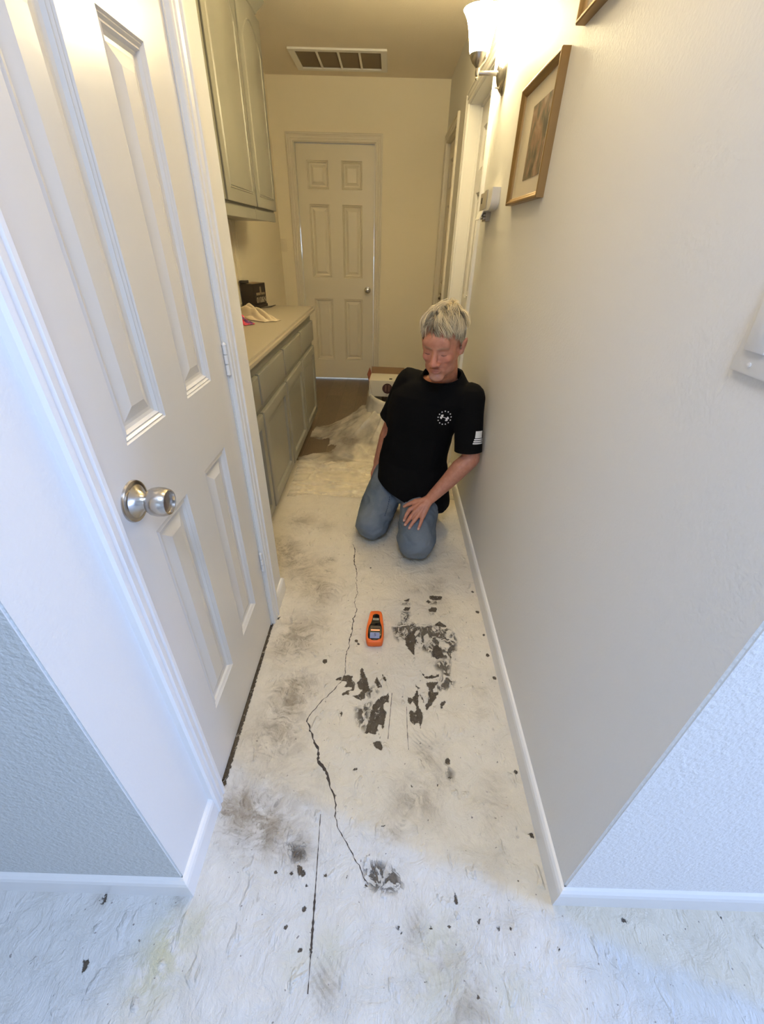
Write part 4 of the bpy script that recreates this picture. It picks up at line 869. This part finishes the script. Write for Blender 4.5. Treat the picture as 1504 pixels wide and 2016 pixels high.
# ======================= PERSON =======================
V3 = Vector
LAT = V3((.88, -.475, 0)).normalized(); FWD = V3((-.475, -.88, 0)).normalized()
PL = V3((.12, 1.92, 0))
man = empty('person', PL); tag(man, 'person with short blond hair, black t-shirt and blue jeans, kneeling against the right wall', 'person')
def child(name, me, m, parent=man):
    o = link(name, me, m, parent); o.location = -PL if parent is man else (0, 0, 0); return o
def section(c, rl, rd, n=32, sq=2.4, lat=LAT, fwd=FWD):
    out = []
    for i in range(n):
        a = 2 * PI * i / n; ca, sa = math.cos(a), math.sin(a)
        out.append(V3(c) + lat * rl * math.copysign(abs(ca) ** (2 / sq), ca) + fwd * rd * math.copysign(abs(sa) ** (2 / sq), sa))
    return out
# ---- head frame ----
HC = V3((.2175, 1.768, 1.000)); pitch = math.radians(13); hs = 1.05
Fh = V3((-.39, -.92, 0)).normalized(); up = (V3((0, 0, 1)) * math.cos(pitch) + Fh * math.sin(pitch)); fw = (Fh * math.cos(pitch) - V3((0, 0, 1)) * math.sin(pitch))
left = (-fw).cross(up)
HM = Matrix((left, -fw, up)).transposed().to_4x4(); HM = Matrix.Translation(HC) @ HM @ Matrix.Scale(hs, 4)
def H(x, y, z): return HM @ V3((x, y, z))
hx, hy, hz_ = left * hs, -fw * hs, up * hs
def hell(bm, c, ra, rb, rc): ell(bm, H(*c), ra, rb, rc, hx, hy, hz_)
bm = bmesh.new()
hell(bm, (0, .014, .036), .0745, .094, .086)
hell(bm, (0, -.030, -.014), .064, .060, .084)
hell(bm, (0, -.034, -.072), .050, .047, .042); hell(bm, (0, .004, -.022), .070, .062, .062)
hell(bm, (0, -.066, -.100), .031, .024, .020)
hell(bm, (0, -.072, .030), .054, .022, .036)
for s in (-1, 1):
    hell(bm, (s * .036, -.058, -.024), .022, .024, .022)
    hell(bm, (s * .040, -.016, -.072), .019, .042, .030)
    hell(bm, (s * .0150, -.096, -.039), .0090, .0110, .0080)
    # ear: rim and lobe
    tube(bm, [H(s * .073, -.002, -.030), H(s * .079, .004, -.012), H(s * .084, .012, .010), H(s * .086, .024, .020), H(s * .085, .033, .008), H(s * .080, .026, -.014), H(s * .075, .012, -.032)], [.0055, .0045, .0045, .0048, .0048, .005, .006], 10)
    hell(bm, (s * .077, .014, -.004), .0045, .016, .024)
tube(bm, [H(-.034, -.082, .020), H(-.014, -.0885, .0175), H(.014, -.0885, .0175), H(.034, -.082, .020)], [.006, .007, .007, .006], 12)
tube(bm, [H(0, -.084, .014), H(0, -.092, -.006), H(0, -.101, -.024), H(0, -.105, -.034)], [.0100, .0112, .0130, .0150], 16)
tube(bm, [H(-.022, -.082, -.066), H(-.010, -.0905, -.062), H(0, -.0915, -.0625), H(.010, -.0905, -.062), H(.022, -.082, -.066)], [.0045, .006, .0062, .006, .0045], 10)
tube(bm, [H(-.019, -.081, -.073), H(0, -.0895, -.0745), H(.019, -.081, -.073)], [.005, .0068, .005], 10)
# neck, shoulders, torso under the shirt
NB = V3((.254, 1.885, .838))
tube(bm, [H(0, .022, -.010), H(0, .030, -.070), NB, V3((.235, 1.93, .76))], [.052, .056, .060, .085], 24)
tube(bm, [H(0, -.018, -.085), NB + FWD * .028 + V3((0, 0, .005)), NB + FWD * .035 - V3((0, 0, .07))], [.032, .036, .045], 18)
SL, SR = V3((.372, 1.825, .772)), V3((.105, 1.975, .792))
tube(bm, [SL + V3((-.02, .01, -.015)), NB + V3((.03, -.01, -.045)), NB + V3((-.03, .01, -.045)), SR + V3((.02, -.01, -.02))], [.045, .052, .052, .045], 18)
tor = [((.150, 1.99, .28), .150, .105), ((.145, 1.99, .40), .148, .105), ((.160, 1.965, .54), .150, .105), ((.190, 1.935, .68), .165, .108), ((.220, 1.915, .77), .165, .095), ((.240, 1.905, .815), .10, .07)]
ring_loft(bm, [section(c, a, b) for c, a, b in tor])
# left arm down to the hand on the thigh
EL, WL = V3((.402, 1.768, .498)), V3((.2260, 1.7265, .2990))
tube(bm, [SL, SL.lerp(EL, .5) + V3((-.004, -.004, 0)), EL], [.052, .048, .040], 22)
d_ = WL - EL
tube(bm, [EL, EL + d_ * .25 + V3((-.004, -.004, .006)), EL + d_ * .6, WL], [.041, .044, .036, .0265], 22)
K = dict(i=(.1289, 1.702, .2464), m=(.149, 1.6787, .2455), r=(.1684, 1.668, .2385), p=(.1900, 1.6640, .2320))
Mi = dict(i=(.1143, 1.6858, .2283), m=(.1272, 1.6613, .2208), r=(.1463, 1.645, .2164), p=(.1806, 1.638, .2145))
Ti = dict(i=(.1035, 1.6728, .2026), m=(.1085, 1.6494, .194), r=(.1275, 1.6285, .1902), p=(.1699, 1.6177, .1929))
rad = dict(i=.0098, m=.0102, r=.0097, p=.0085)
for k in 'imrp':
    a = WL + (V3(K[k]) - WL) * .10; tube(bm, [a, a.lerp(V3(K[k]), .5) + V3((0, -.002, .004)), V3(K[k])], [.019, .0150, .0118], 14)
    tube(bm, [V3(K[k]), V3(Mi[k]), V3(Ti[k])], [.0118 if k != 'p' else .0102, rad[k], rad[k] * .78], 14)
tube(bm, [WL, V3((.190, 1.722, .285)), V3((.1560, 1.728, .280))], [.024, .019, .014], 14)
tube(bm, [V3((.165, 1.722, .279)), V3((.1400, 1.728, .272)), V3((.120, 1.732, .258)), V3((.1041, 1.7348, .2450))], [.0135, .0112, .0098, .0082], 14)
# right arm behind the torso
ER, WR = V3((.030, 2.055, .540)), V3((-.035, 2.075, .310))
tube(bm, [SR + V3((0, 0, -.015)), SR.lerp(ER, .5), ER], [.046, .045, .040], 22); tube(bm, [ER, ER.lerp(WR, .3), WR], [.040, .042, .027], 22)
for k, (dx, dy, l) in enumerate(((-.020, -.022, .9), (-.008, -.026, 1.0), (.006, -.024, .95), (.018, -.018, .8))):
    a = WR + V3((dx, dy * .4, -.075)); tube(bm, [WR + V3((dx * .4, 0, -.01)), a, a + V3((dx * .2, -.012, -.042 * l)), a + V3((dx * .1, -.004, -.078 * l))], [.018, .0125, .009, .007], 12)
tube(bm, [WR + V3((-.012, -.01, -.02)), WR + V3((-.030, -.030, -.05)), WR + V3((-.030, -.042, -.080))], [.016, .011, .008], 12)
# legs inside the jeans
HL, HR, KL, KR = V3((.205, 1.985, .275)), V3((.045, 2.06, .275)), V3((.167, 1.650, .100)), V3((-.055, 1.808, .094))
AL, AR = V3((.215, 2.05, .065)), V3((.005, 2.19, .065))
for h, k, a in ((HL, KL, AL), (HR, KR, AR)):
    tube(bm, [h + V3((0, 0, .02)), k], [.070, .055], 18); tube(bm, [k + V3((0, .01, -.02)), a], [.048, .036], 16); tube(bm, [a, a + V3((0, .10, -.02))], [.034, .026], 14)
body = fuse(bm, 'body', .0026, 5, .5)
HI = HM.inverted()
hb = bmesh.new(); hb.from_mesh(body); hv = [v for v in hb.verts if (v.co - HC).length < .17 and (HI @ v.co).y < -.02]
for _ in range(9): bmesh.ops.smooth_vert(hb, verts=hv, factor=.5, use_axis_x=True, use_axis_y=True, use_axis_z=True)
hb.to_mesh(body); hb.free(); body.update()
sock = [(.031, -.094, .001)]
beard = np.zeros(len(body.vertices)); lip = np.zeros(len(body.vertices)); browv = np.zeros(len(body.vertices)); flush = np.zeros(len(body.vertices)); nail = np.zeros(len(body.vertices))
for v in body.vertices:
    if (v.co - HC).length > .20:
        for k in 'imrp':
            t_ = V3(Ti[k]); dn = (v.co - t_); ax = (V3(Ti[k]) - V3(Mi[k])).normalized()
            if dn.length < .011 and dn.dot(ax) > -.006 and dn.z + dn.y * -.4 > .002: nail[v.index] = 1
        continue
    p = HI @ v.co; x, y, z = p
    def g(cx, cy, cz, s, sz=None): return math.exp(-((x - cx) ** 2 + (y - cy) ** 2) / (2 * s * s) - (z - cz) ** 2 / (2 * (sz or s) ** 2))
    if y < -.03:
        d = 0.0
        for s in (-1, 1):
            d -= .0080 * g(s * .030, -.086, .002, .0125, .0095)
            d += .0056 * g(s * .031, -.082, -.001, .0090, .0065)
            d -= .0016 * g(s * .031, -.082, -.0075, .012, .0016)   # closed lid line
            d -= .0022 * g(s * .033, -.070, -.042, .010, .012)
            d -= .0020 * g(s * .021, -.090, -.046, .004, .010)     # fold beside the mouth
        d -= .0030 * g(0, -.092, -.0685, .017, .0018)
        d += .0022 * g(0, -.092, -.056, .016, .005)   # moustache
        q = V3((x, y + .0, z)).normalized()
        v.co += (HM.to_3x3() @ V3((0, -1, 0))).normalized() * d * hs
    bz = max(0, 1 - abs(z + .053) / .008) * max(0, 1 - abs(x) / .032) if y < -.07 else 0
    cz_ = max(0, 1 - ((z + .098) / .024) ** 2) * max(0, 1 - (x / .034) ** 2) if y < -.05 and z < -.075 else 0
    beard[v.index] = min(1, 1.3 * bz + .9 * cz_)
    if y < -.075: lip[v.index] = max(0, 1 - ((z + .0685) / .0085) ** 2) * max(0, 1 - (x / .024) ** 2)
    if y < -.06: browv[v.index] = max(0, 1 - ((z - .0205 + .12 * abs(abs(x) - .03)) / .0050) ** 2) * (1 if .010 < abs(x) < .048 else 0)
    flush[v.index] = min(1, g(0, -.11, -.034, .02) + g(.045, -.07, -.03, .02) + g(-.045, -.07, -.03, .02))
for nm, a in (('beard', beard), ('lip', lip), ('brow', browv), ('flush', flush), ('nail', nail)):
    at = body.attributes.new(nm, 'FLOAT', 'POINT'); at.data.foreach_set('value', a.astype(np.float32))
def mat_skin():
    m = bpy.data.materials.new('skin'); m.use_nodes = True; nt = m.node_tree; b = nt.nodes['Principled BSDF']
    n = N(nt, 'ShaderNodeTexNoise', Scale=55.0, Detail=4.0); L(nt, tc(nt), n.inputs['Vector'])
    att = lambda a: N(nt, 'ShaderNodeAttribute', attribute_name=a).outputs['Fac']
    c = mix(nt, ramp(nt, n.outputs[0], .35, .65), (.47, .195, .118), (.54, .245, .155))
    c = mix(nt, math_(nt, 'MULTIPLY', att('flush'), .5), c, (.58, .20, .145))
    c = mix(nt, math_(nt, 'MULTIPLY', att('lip'), .6), c, (.42, .13, .11))
    n2 = N(nt, 'ShaderNodeTexNoise', Scale=420.0, Detail=2.0); L(nt, tc(nt), n2.inputs['Vector'])
    c = mix(nt, math_(nt, 'MULTIPLY', att('beard'), ramp(nt, n2.outputs[0], .35, .6, .05, .38)), c, (.46, .36, .28))
    c = mix(nt, math_(nt, 'MULTIPLY', att('brow'), .45), c, (.42, .31, .20))
    c = mix(nt, math_(nt, 'MULTIPLY', att('nail'), .6), c, (.72, .47, .38))
    L(nt, c, b.inputs['Base Color']); b.inputs['Roughness'].default_value = .48
    b.inputs['Subsurface Weight'].default_value = .15; b.inputs['Subsurface Radius'].default_value = (.008, .003, .0015); b.inputs['Subsurface Scale'].default_value = 1.0
    bp = N(nt, 'ShaderNodeBump', Strength=.25, Distance=.001); L(nt, n2.outputs[0], bp.inputs['Height']); L(nt, bp.outputs[0], b.inputs['Normal'])
    return m
bo_ = child('body', body, mat_skin())
# lash lines
M_lash = mat('lash', (.10, .05, .035), .6)
for s in (-1, 1):
    pts = [H(s * (.019 + .024 * t), -.0835 + .0075 * abs(t - .35) , -.0065 - .0022 * math.sin(PI * t)) for t in (0, .25, .5, .75, 1)]
    bm = bmesh.new(); tube(bm, pts, [.0006, .0010, .0011, .0010, .0006], 6)
    o = obj('eyelash', bm, M_lash, man, smooth=True); o.location = -PL


# ---- hair ----
def hair_mat():
    m = bpy.data.materials.new('blond_grey_hair'); m.use_nodes = True; nt = m.node_tree; b = nt.nodes['Principled BSDF']
    a = N(nt, 'ShaderNodeAttribute', attribute_name='tone').outputs['Fac']
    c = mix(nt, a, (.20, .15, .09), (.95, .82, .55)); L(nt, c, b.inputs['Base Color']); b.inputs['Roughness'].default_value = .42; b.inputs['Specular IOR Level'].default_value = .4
    return m
rg = random.Random(11); bm = bmesh.new(); tones = []
def skull(th, ph, k=1.0):
    return V3((.0745 * k * math.cos(ph) * math.sin(th), .014 - .094 * k * math.cos(ph) * math.cos(th), .036 + .086 * k * math.sin(ph)))
def hairline(p):
    x, y, z = p
    if y < -.045: return .086 - .30 * max(0, abs(x) - .045) + .10 * (y + .045) + .020 * noise.noise(V3((x * 45, 0, 0)))
    if y < .000: return .058 - (y + .045) * .95
    if y < .035: return .016 - (y - .0) * .7
    return -.008 - (y - .035) * .9
def add_strand(root, pts, r, tone):
    prev = None
    A = V3((1, 0, 0)) if abs(pts[1].x - pts[0].x) < .7 * (pts[1] - pts[0]).length else V3((0, 1, 0))
    for i, p in enumerate(pts):
        t = (pts[min(i + 1, len(pts) - 1)] - pts[max(i - 1, 0)]).normalized(); u = t.cross(A).normalized(); w = t.cross(u)
        rr_ = r * (1 - .85 * (i / (len(pts) - 1)) ** 1.5)
        ring = [bm.verts.new(HM @ (p + (u * math.cos(a) + w * math.sin(a)) * rr_)) for a in (0, 2.1, 4.2)]
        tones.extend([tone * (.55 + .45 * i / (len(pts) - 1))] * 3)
        if prev:
            for k in range(3): bm.faces.new((prev[k], prev[(k + 1) % 3], ring[(k + 1) % 3], ring[k]))
        prev = ring
# scalp cap so no skin shows between strands
capv = {}
for i in range(72):
    for j in range(40):
        th = 2 * PI * i / 72; ph = -.5 + (PI / 2 + .5) * j / 39
        p = skull(th, ph, 1.02)
        capv[i, j] = (p, p.z > hairline(p))
idx = {}
for i in range(72):
    for j in range(39):
        q = [(i, j), ((i + 1) % 72, j), ((i + 1) % 72, j + 1), (i, j + 1)]
        if all(capv[k][1] for k in q):
            vs = []
            for k in q:
                if k not in idx: idx[k] = bm.verts.new(HM @ capv[k][0]); tones.append(.35)
                vs.append(idx[k])
            bm.faces.new(vs)
PART = -.018
for s in range(8200):
    th = rg.uniform(-PI, PI); ph = math.asin(rg.uniform(-.45, 1)); p = skull(th, ph, 1.015)
    if p.z < hairline(p): continue
    nrm = V3((p.x / .0745 ** 2, (p.y - .014) / .094 ** 2, (p.z - .036) / .086 ** 2)).normalized()
    top = min(1, max(0, (p.z - .060) / .045))
    cell = V3((round(p.x * 75) / 75, round(p.y * 60) / 60, round(p.z * 50) / 50))
    cl = V3((noise.noise(cell * 91), noise.noise(cell * 83 + V3((7, 7, 7))), noise.noise(cell * 77 + V3((3, 9, 1)))))
    side = 1 if p.x > PART else -1
    flow_top = V3((side * .55 + 1.5 * cl.x, -.80 + 1.2 * cl.y, .0))
    flow_side = V3((.6 * cl.x, .30 + .8 * cl.y - (.5 if p.y < -.03 else 0), -1))
    f = (flow_top * top + flow_side * (1 - top)).normalized()
    f = (f - nrm * f.dot(nrm)).normalized()
    ln = (.018 + .036 * top * (1 + 1.2 * cl.z)) * rg.uniform(.75, 1.25); lift = .12 + .75 * top * (1 + 1.1 * cl.z)
    d = (f + nrm * lift + V3((rg.uniform(-.10, .10), rg.uniform(-.10, .10), rg.uniform(-.08, .08)))).normalized(); q = p.copy(); pts = [q.copy()]
    for k in range(5):
        q = q + d * ln / 5
        c = V3((q.x / .080, (q.y - .014) / .100, (q.z - .036) / .092)); l = c.length
        if l < 1: c /= l; q = V3((c.x * .080, c.y * .100 + .014, c.z * .092 + .036))
        pts.append(q.copy()); nn = V3((q.x, q.y - .014, q.z - .036)).normalized()
        d = (d * .74 + (f - nn * f.dot(nn)) * .34 - nn * (.10 + .05 * top) + V3((0, -.04 * top, -.07))).normalized()
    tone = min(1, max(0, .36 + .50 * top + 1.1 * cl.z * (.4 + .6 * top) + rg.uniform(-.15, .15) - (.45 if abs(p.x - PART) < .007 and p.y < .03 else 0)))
    add_strand(p, pts, .00125, tone)
me = bpy.data.meshes.new('hair'); bm.to_mesh(me); bm.free()
at = me.attributes.new('tone', 'FLOAT', 'POINT'); at.data.foreach_set('value', np.array(tones, dtype=np.float32))
me.polygons.foreach_set('use_smooth', [True] * len(me.polygons))
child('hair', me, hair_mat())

# ---- t-shirt ----
def wrinkle(me, amp, f, stretch, seed, extra=None):
    nr = [v.normal.copy() for v in me.vertices]
    for v, nn in zip(me.vertices, nr):
        p = V3((v.co.x * stretch[0], v.co.y * stretch[1], v.co.z * stretch[2])) * f + V3((seed, seed, seed))
        w = noise.noise(p + V3((noise.noise(p * .5), 0, noise.noise(p * .6 + V3((3, 3, 3))))) * 1.1)
        r = (1 - abs(w) * 2.2)
        v.co += nn * (amp * (r - .4) + (extra(v.co) if extra else 0))
def bisect_keep(me, co, no, cond=None):
    bm = bmesh.new(); bm.from_mesh(me)
    if cond is None: geom = bm.verts[:] + bm.edges[:] + bm.faces[:]
    else:
        fs = [f for f in bm.faces if cond(f.calc_center_median())]; es = {e for f in fs for e in f.edges}; vs = {v for f in fs for v in f.verts}; geom = list(vs) + list(es) + fs
    bmesh.ops.bisect_plane(bm, geom=geom, plane_co=co, plane_no=no, clear_outer=True, clear_inner=False)
    bm.to_mesh(me); bm.free(); me.update()
bm = bmesh.new()
sh = [((.165, 1.935, .08), .195, .165), ((.160, 1.935, .20), .195, .165), ((.152, 1.945, .29), .188, .152), ((.148, 1.970, .40), .176, .130), ((.162, 1.955, .55), .172, .122), ((.190, 1.93, .67), .188, .127), ((.215, 1.912, .745), .197, .120), ((.232, 1.900, .790), .172, .096), ((.246, 1.892, .822), .118, .080), ((.254, 1.888, .872), .076, .068)]
ring_loft(bm, [section(c, a, b) for c, a, b in sh])
SLo, SRo = V3((.372, 1.825, .768)), V3((.105, 1.975, .788))
eL = V3((.385, 1.775, .520)); eR = V3((.030, 2.030, .575))
tube(bm, [SLo, SLo.lerp(eL, .5), eL], [.064, .063, .064], 26); tube(bm, [SRo, SRo.lerp(eR, .5), eR], [.064, .064, .067], 26)
tube(bm, [SLo + V3((-.02, .012, .002)), V3((.25, 1.90, .790)), SRo + V3((.02, -.01, .002))], [.056, .052, .056], 20)
shirt = fuse(bm, 't_shirt', .0055, 8, .5)
for v in shirt.vertices: v.co.x = min(v.co.x, .4475)
def fold_extra(p):
    # drag lines from the belly towards the armpits
    w = noise.noise(V3((p.x * 9 + p.z * 7, p.z * 4.5 - p.x * 6, p.y * 4)))
    return .006 * w * max(0, min(1, (.72 - p.z) / .2))
wrinkle(shirt, .0035, 7.0, (1.3, 1.0, .8), 4.2, fold_extra)
for v in shirt.vertices: v.co.x = min(v.co.x, .4485)
# hem, neckline, sleeve ends
HEM = (V3((.119, 1.80, .232)), -V3((.33, -.05, 1)).normalized())
bisect_keep(shirt, HEM[0], HEM[1])
NL = (NB + V3((.0, .0, .026)), (V3((0, 0, 1)) + FWD * .52).normalized())
bisect_keep(shirt, NL[0], NL[1], lambda c: (c - NB).length < .125)
dL = (eL - SLo).normalized(); dR = (eR - SRo).normalized()
bisect_keep(shirt, eL + dL * -.012, dL, lambda c: (c - eL).length < .095 and (c - (eL - dL * .012)).dot(dL) > -.05 and c.x > .30)
bisect_keep(shirt, eR + dR * -.012, dR, lambda c: (c - eR).length < .095 and (c - (eR - dR * .012)).dot(dR) > -.05 and (c - V3((.162, 1.955, .57))).length > .150)
M_shirt = mat('black_jersey', (.0045, .0042, .0042), .92, spec=.12, bump=(900, .0005, .4, 2))
ts = child('t_shirt', shirt, M_shirt)
sb = bmesh.new(); sb.from_mesh(shirt)
loop = [v for v in sb.verts if v.is_boundary and abs((v.co - NL[0]).dot(NL[1])) < .002 and (v.co - NB).length < .14]
ua = LAT; ub = NL[1].cross(ua)
loop = sorted([v.co.copy() for v in loop], key=lambda c: math.atan2((c - NL[0]).dot(ub), (c - NL[0]).dot(ua)))
bv = BVHTree.FromBMesh(sb); sb.free()
if len(loop) > 8:
    m_ = 48; pts = []
    for i in range(m_):
        a = -PI + 2 * PI * i / m_; best = min(loop, key=lambda c: abs(((math.atan2((c - NL[0]).dot(ub), (c - NL[0]).dot(ua)) - a + PI) % (2 * PI)) - PI)); pts.append(best)
    for _ in range(3): pts = [(pts[i - 1] + pts[i] * 2 + pts[(i + 1) % m_]) / 4 for i in range(m_)]
    bm = bmesh.new(); R = []
    for i in range(m_):
        t = (pts[(i + 1) % m_] - pts[i - 1]).normalized(); n1 = NL[1]; n2 = t.cross(n1).normalized()
        R.append([bm.verts.new(pts[i] + n1 * .0085 * math.cos(a) - n1 * .002 + n2 * .0030 * math.sin(a)) for a in [2 * PI * k / 8 for k in range(8)]])
    for i in range(m_):
        for k in range(8): bm.faces.new((R[i][k], R[(i + 1) % m_][k], R[(i + 1) % m_][(k + 1) % 8], R[i][(k + 1) % 8]))
    obj('collar', bm, M_shirt, ts, smooth=True)
md = ts.modifiers.new('s', 'SOLIDIFY'); md.thickness = .0022; md.offset = -1
# printed marks laid onto the cloth
M_whiteprint = mat('white_shirt_print', (.80, .78, .74), .7)
def patch_on(name, polys, origin, U, Vv, D, parent, m, off=.0012):
    bm = bmesh.new()
    for poly in polys:
        vs = []
        for (a, b) in poly:
            p = V3(origin) + U * a + Vv * b
            hit, nrm, _, _ = bv.ray_cast(p - D * .2, D)
            if hit is None: hit, nrm, _, _ = bv.find_nearest(p)
            vs.append(bm.verts.new(hit - D * off))
        if len(vs) >= 3: bm.faces.new(vs)
    bmesh.ops.triangulate(bm, faces=list(bm.faces))
    return obj(name, bm, m, parent)
D_ = V3((.10, .93, -.34)).normalized(); U_ = V3((1, -.10, .04)).normalized(); V_ = V3((.08, .34, .93)).normalized()
LO = V3((.262, 1.80, .680))
circ = lambda cx, cy, r, n=12: [(cx + r * math.cos(2 * PI * k / n), cy + r * math.sin(2 * PI * k / n)) for k in range(n)]
Rg = .0285; stars = []
for k in range(13):
    a = 2 * PI * (k + .35) / 13; stars.append([(Rg * math.cos(a) + (.0036 if q % 2 == 0 else .0020) * math.cos(2 * PI * q / 10 + a), Rg * math.sin(a) + (.0036 if q % 2 == 0 else .0020) * math.sin(2 * PI * q / 10 + a)) for q in range(10)])
def rot(pl, dg, cx=0, cy=0):
    c, s = math.cos(math.radians(dg)), math.sin(math.radians(dg)); return [(x * c - y * s + cx, x * s + y * c + cy) for x, y in pl]
lobe = [[(-.001, -.001), (.0035, .002), (.0068, .0075), (.0035, .0098), (-.0035, .0098), (-.006, .007), (-.003, .002)]]
mark = [rot(lobe[0], 10, -.0105, .0040), rot(lobe[0], 130, -.0105, .0040), rot(lobe[0], -55, .0095, -.0035), rot(lobe[0], 185, .0095, -.0035), [(-.012, .0025), (-.010, .0060), (0, .0022), (.011, -.0010), (.009, -.0045), (0, .0000)]]
mark = [p for p in mark]
patch_on('chest_emblem', stars + mark, LO, U_, V_, D_, ts, M_whiteprint)
D2_ = V3((.12, .97, -.2)).normalized(); U2 = V3((1, -.12, -.0)).normalized(); V2 = V3((.03, .2, .98)).normalized()
FO = V3((.416, 1.75, .610))
def grid(x0, x1, y0, y1, nx=6):
    return [[(x0 + (x1 - x0) * i / nx, y0), (x0 + (x1 - x0) * (i + 1) / nx, y0), (x0 + (x1 - x0) * (i + 1) / nx, y1), (x0 + (x1 - x0) * i / nx, y1)] for i in range(nx)]
patch_on('sleeve_flag', grid(-.016, .030, .001, .032) + grid(-.019, .030, -.008, -.002) + grid(-.021, .030, -.017, -.011) + grid(-.023, .030, -.026, -.020), FO, U2, V2, D2_, ts, M_whiteprint)
patch_on('flag_stars', [circ(.018, .008 + .008 * k, .0014, 6) for k in range(3)], FO, U2, V2, D2_, ts, M_black, .002)

# ---- jeans ----
bm = bmesh.new()
ell(bm, (.125, 2.03, .31), .150, .115, .115, LAT, -FWD)
ell(bm, (.110, 1.93, .215), .075, .080, .060, LAT, -FWD)
tube(bm, [HL, HL.lerp(KL, .55), KL], [.092, .096, .094], 26); tube(bm, [HR, HR.lerp(KR, .55), KR], [.092, .096, .090], 26)
ell(bm, KL + V3((0, -.002, -.006)), .088, .085, .090); ell(bm, KR + V3((0, -.002, -.006)), .084, .080, .086)
tube(bm, [KL + V3((0, .02, -.018)), AL], [.076, .062], 22); tube(bm, [KR + V3((0, .02, -.018)), AR], [.073, .062], 22)
jeans = fuse(bm, 'jeans', .006, 7, .5)
wrinkle(jeans, .0065, 8.0, (1.2, .9, 1.1), 9.1)
wrinkle(jeans, .0026, 24.0, (1.0, .7, 1.4), 5.3)
for v in jeans.vertices: v.co.z = max(v.co.z, .0015); v.co.x = min(v.co.x, .436)
def mat_denim():
    m = bpy.data.materials.new('washed_denim'); m.use_nodes = True; nt = m.node_tree; b = nt.nodes['Principled BSDF']
    pos = tc(nt); n = N(nt, 'ShaderNodeTexNoise', Scale=7.0, Detail=5.0); L(nt, pos, n.inputs['Vector'])
    n2 = N(nt, 'ShaderNodeTexNoise', Scale=700.0, Detail=2.0); L(nt, pos, n2.inputs['Vector'])
    c = mix(nt, ramp(nt, n.outputs[0], .35, .68), (.095, .128, .165), (.175, .205, .238)); c = mix(nt, ramp(nt, n2.outputs[0], .35, .65, 0, .25), c, (.26, .285, .31))
    L(nt, c, b.inputs['Base Color']); b.inputs['Roughness'].default_value = .85; b.inputs['Specular IOR Level'].default_value = .2
    bp = N(nt, 'ShaderNodeBump', Strength=.4, Distance=.0008); L(nt, n2.outputs[0], bp.inputs['Height']); L(nt, bp.outputs[0], b.inputs['Normal'])
    return m
jn = child('jeans', jeans, mat_denim())
jb = bmesh.new(); jb.from_mesh(jeans); bj = BVHTree.FromBMesh(jb); jb.free()
# seams along the inner thighs and the front
bm = bmesh.new()
def seam(pts, D, r=.0012, gap=0):
    out = []
    for a, b in zip(pts, pts[1:]):
        for k in range(10):
            p = V3(a).lerp(V3(b), k / 10); h, nn, _, _ = bj.ray_cast(p - D * .25, D)
            if h is not None: out.append(h + nn * .0006)
    if len(out) > 3:
        if gap:
            for i in range(0, len(out) - 1, 2): tube(bm, [out[i], out[i + 1]], r, 6)
        else: tube(bm, out, r, 6)
Dv = V3((.05, .85, -.5)).normalized()
seam([(.035, 1.90, .20), (.025, 1.87, .15), (.012, 1.85, .11)], Dv, .0016, 1)
if len(bm.verts): obj('seam', bm, mat('dark_thread', (.03, .05, .09), .8), jn, smooth=True)
# ---- shoes ----
M_shoe = mat('dark_shoe', (.03, .028, .027), .6); M_sole = mat('shoe_sole', (.25, .23, .20), .7)
for a in (AL, AR):
    bm = bmesh.new(); R = []
    for y, w, h, zc in ((-.06, .030, .040, .062), (-.02, .040, .048, .060), (.05, .043, .046, .058), (.12, .048, .040, .052), (.18, .044, .032, .044), (.215, .022, .020, .036)):
        R.append([(a.x + w * math.cos(t), a.y + .02 + y, zc + h * math.sin(t)) for t in [2 * PI * k / 20 for k in range(20)]])
    ring_loft(bm, R); s_ = obj('shoe', bm, M_shoe, man, smooth=True); s_.location = -PL
    bm = bmesh.new(); R = []
    for y, w in ((-.07, .028), (-.02, .040), (.05, .040), (.12, .047), (.18, .042), (.225, .020)): R.append([(a.x - w, a.y + .02 + y, .092), (a.x + w, a.y + .02 + y, .092), (a.x + w, a.y + .02 + y, .106), (a.x - w, a.y + .02 + y, .106)])
    ring_loft(bm, R); obj('sole', bm, M_sole, s_)
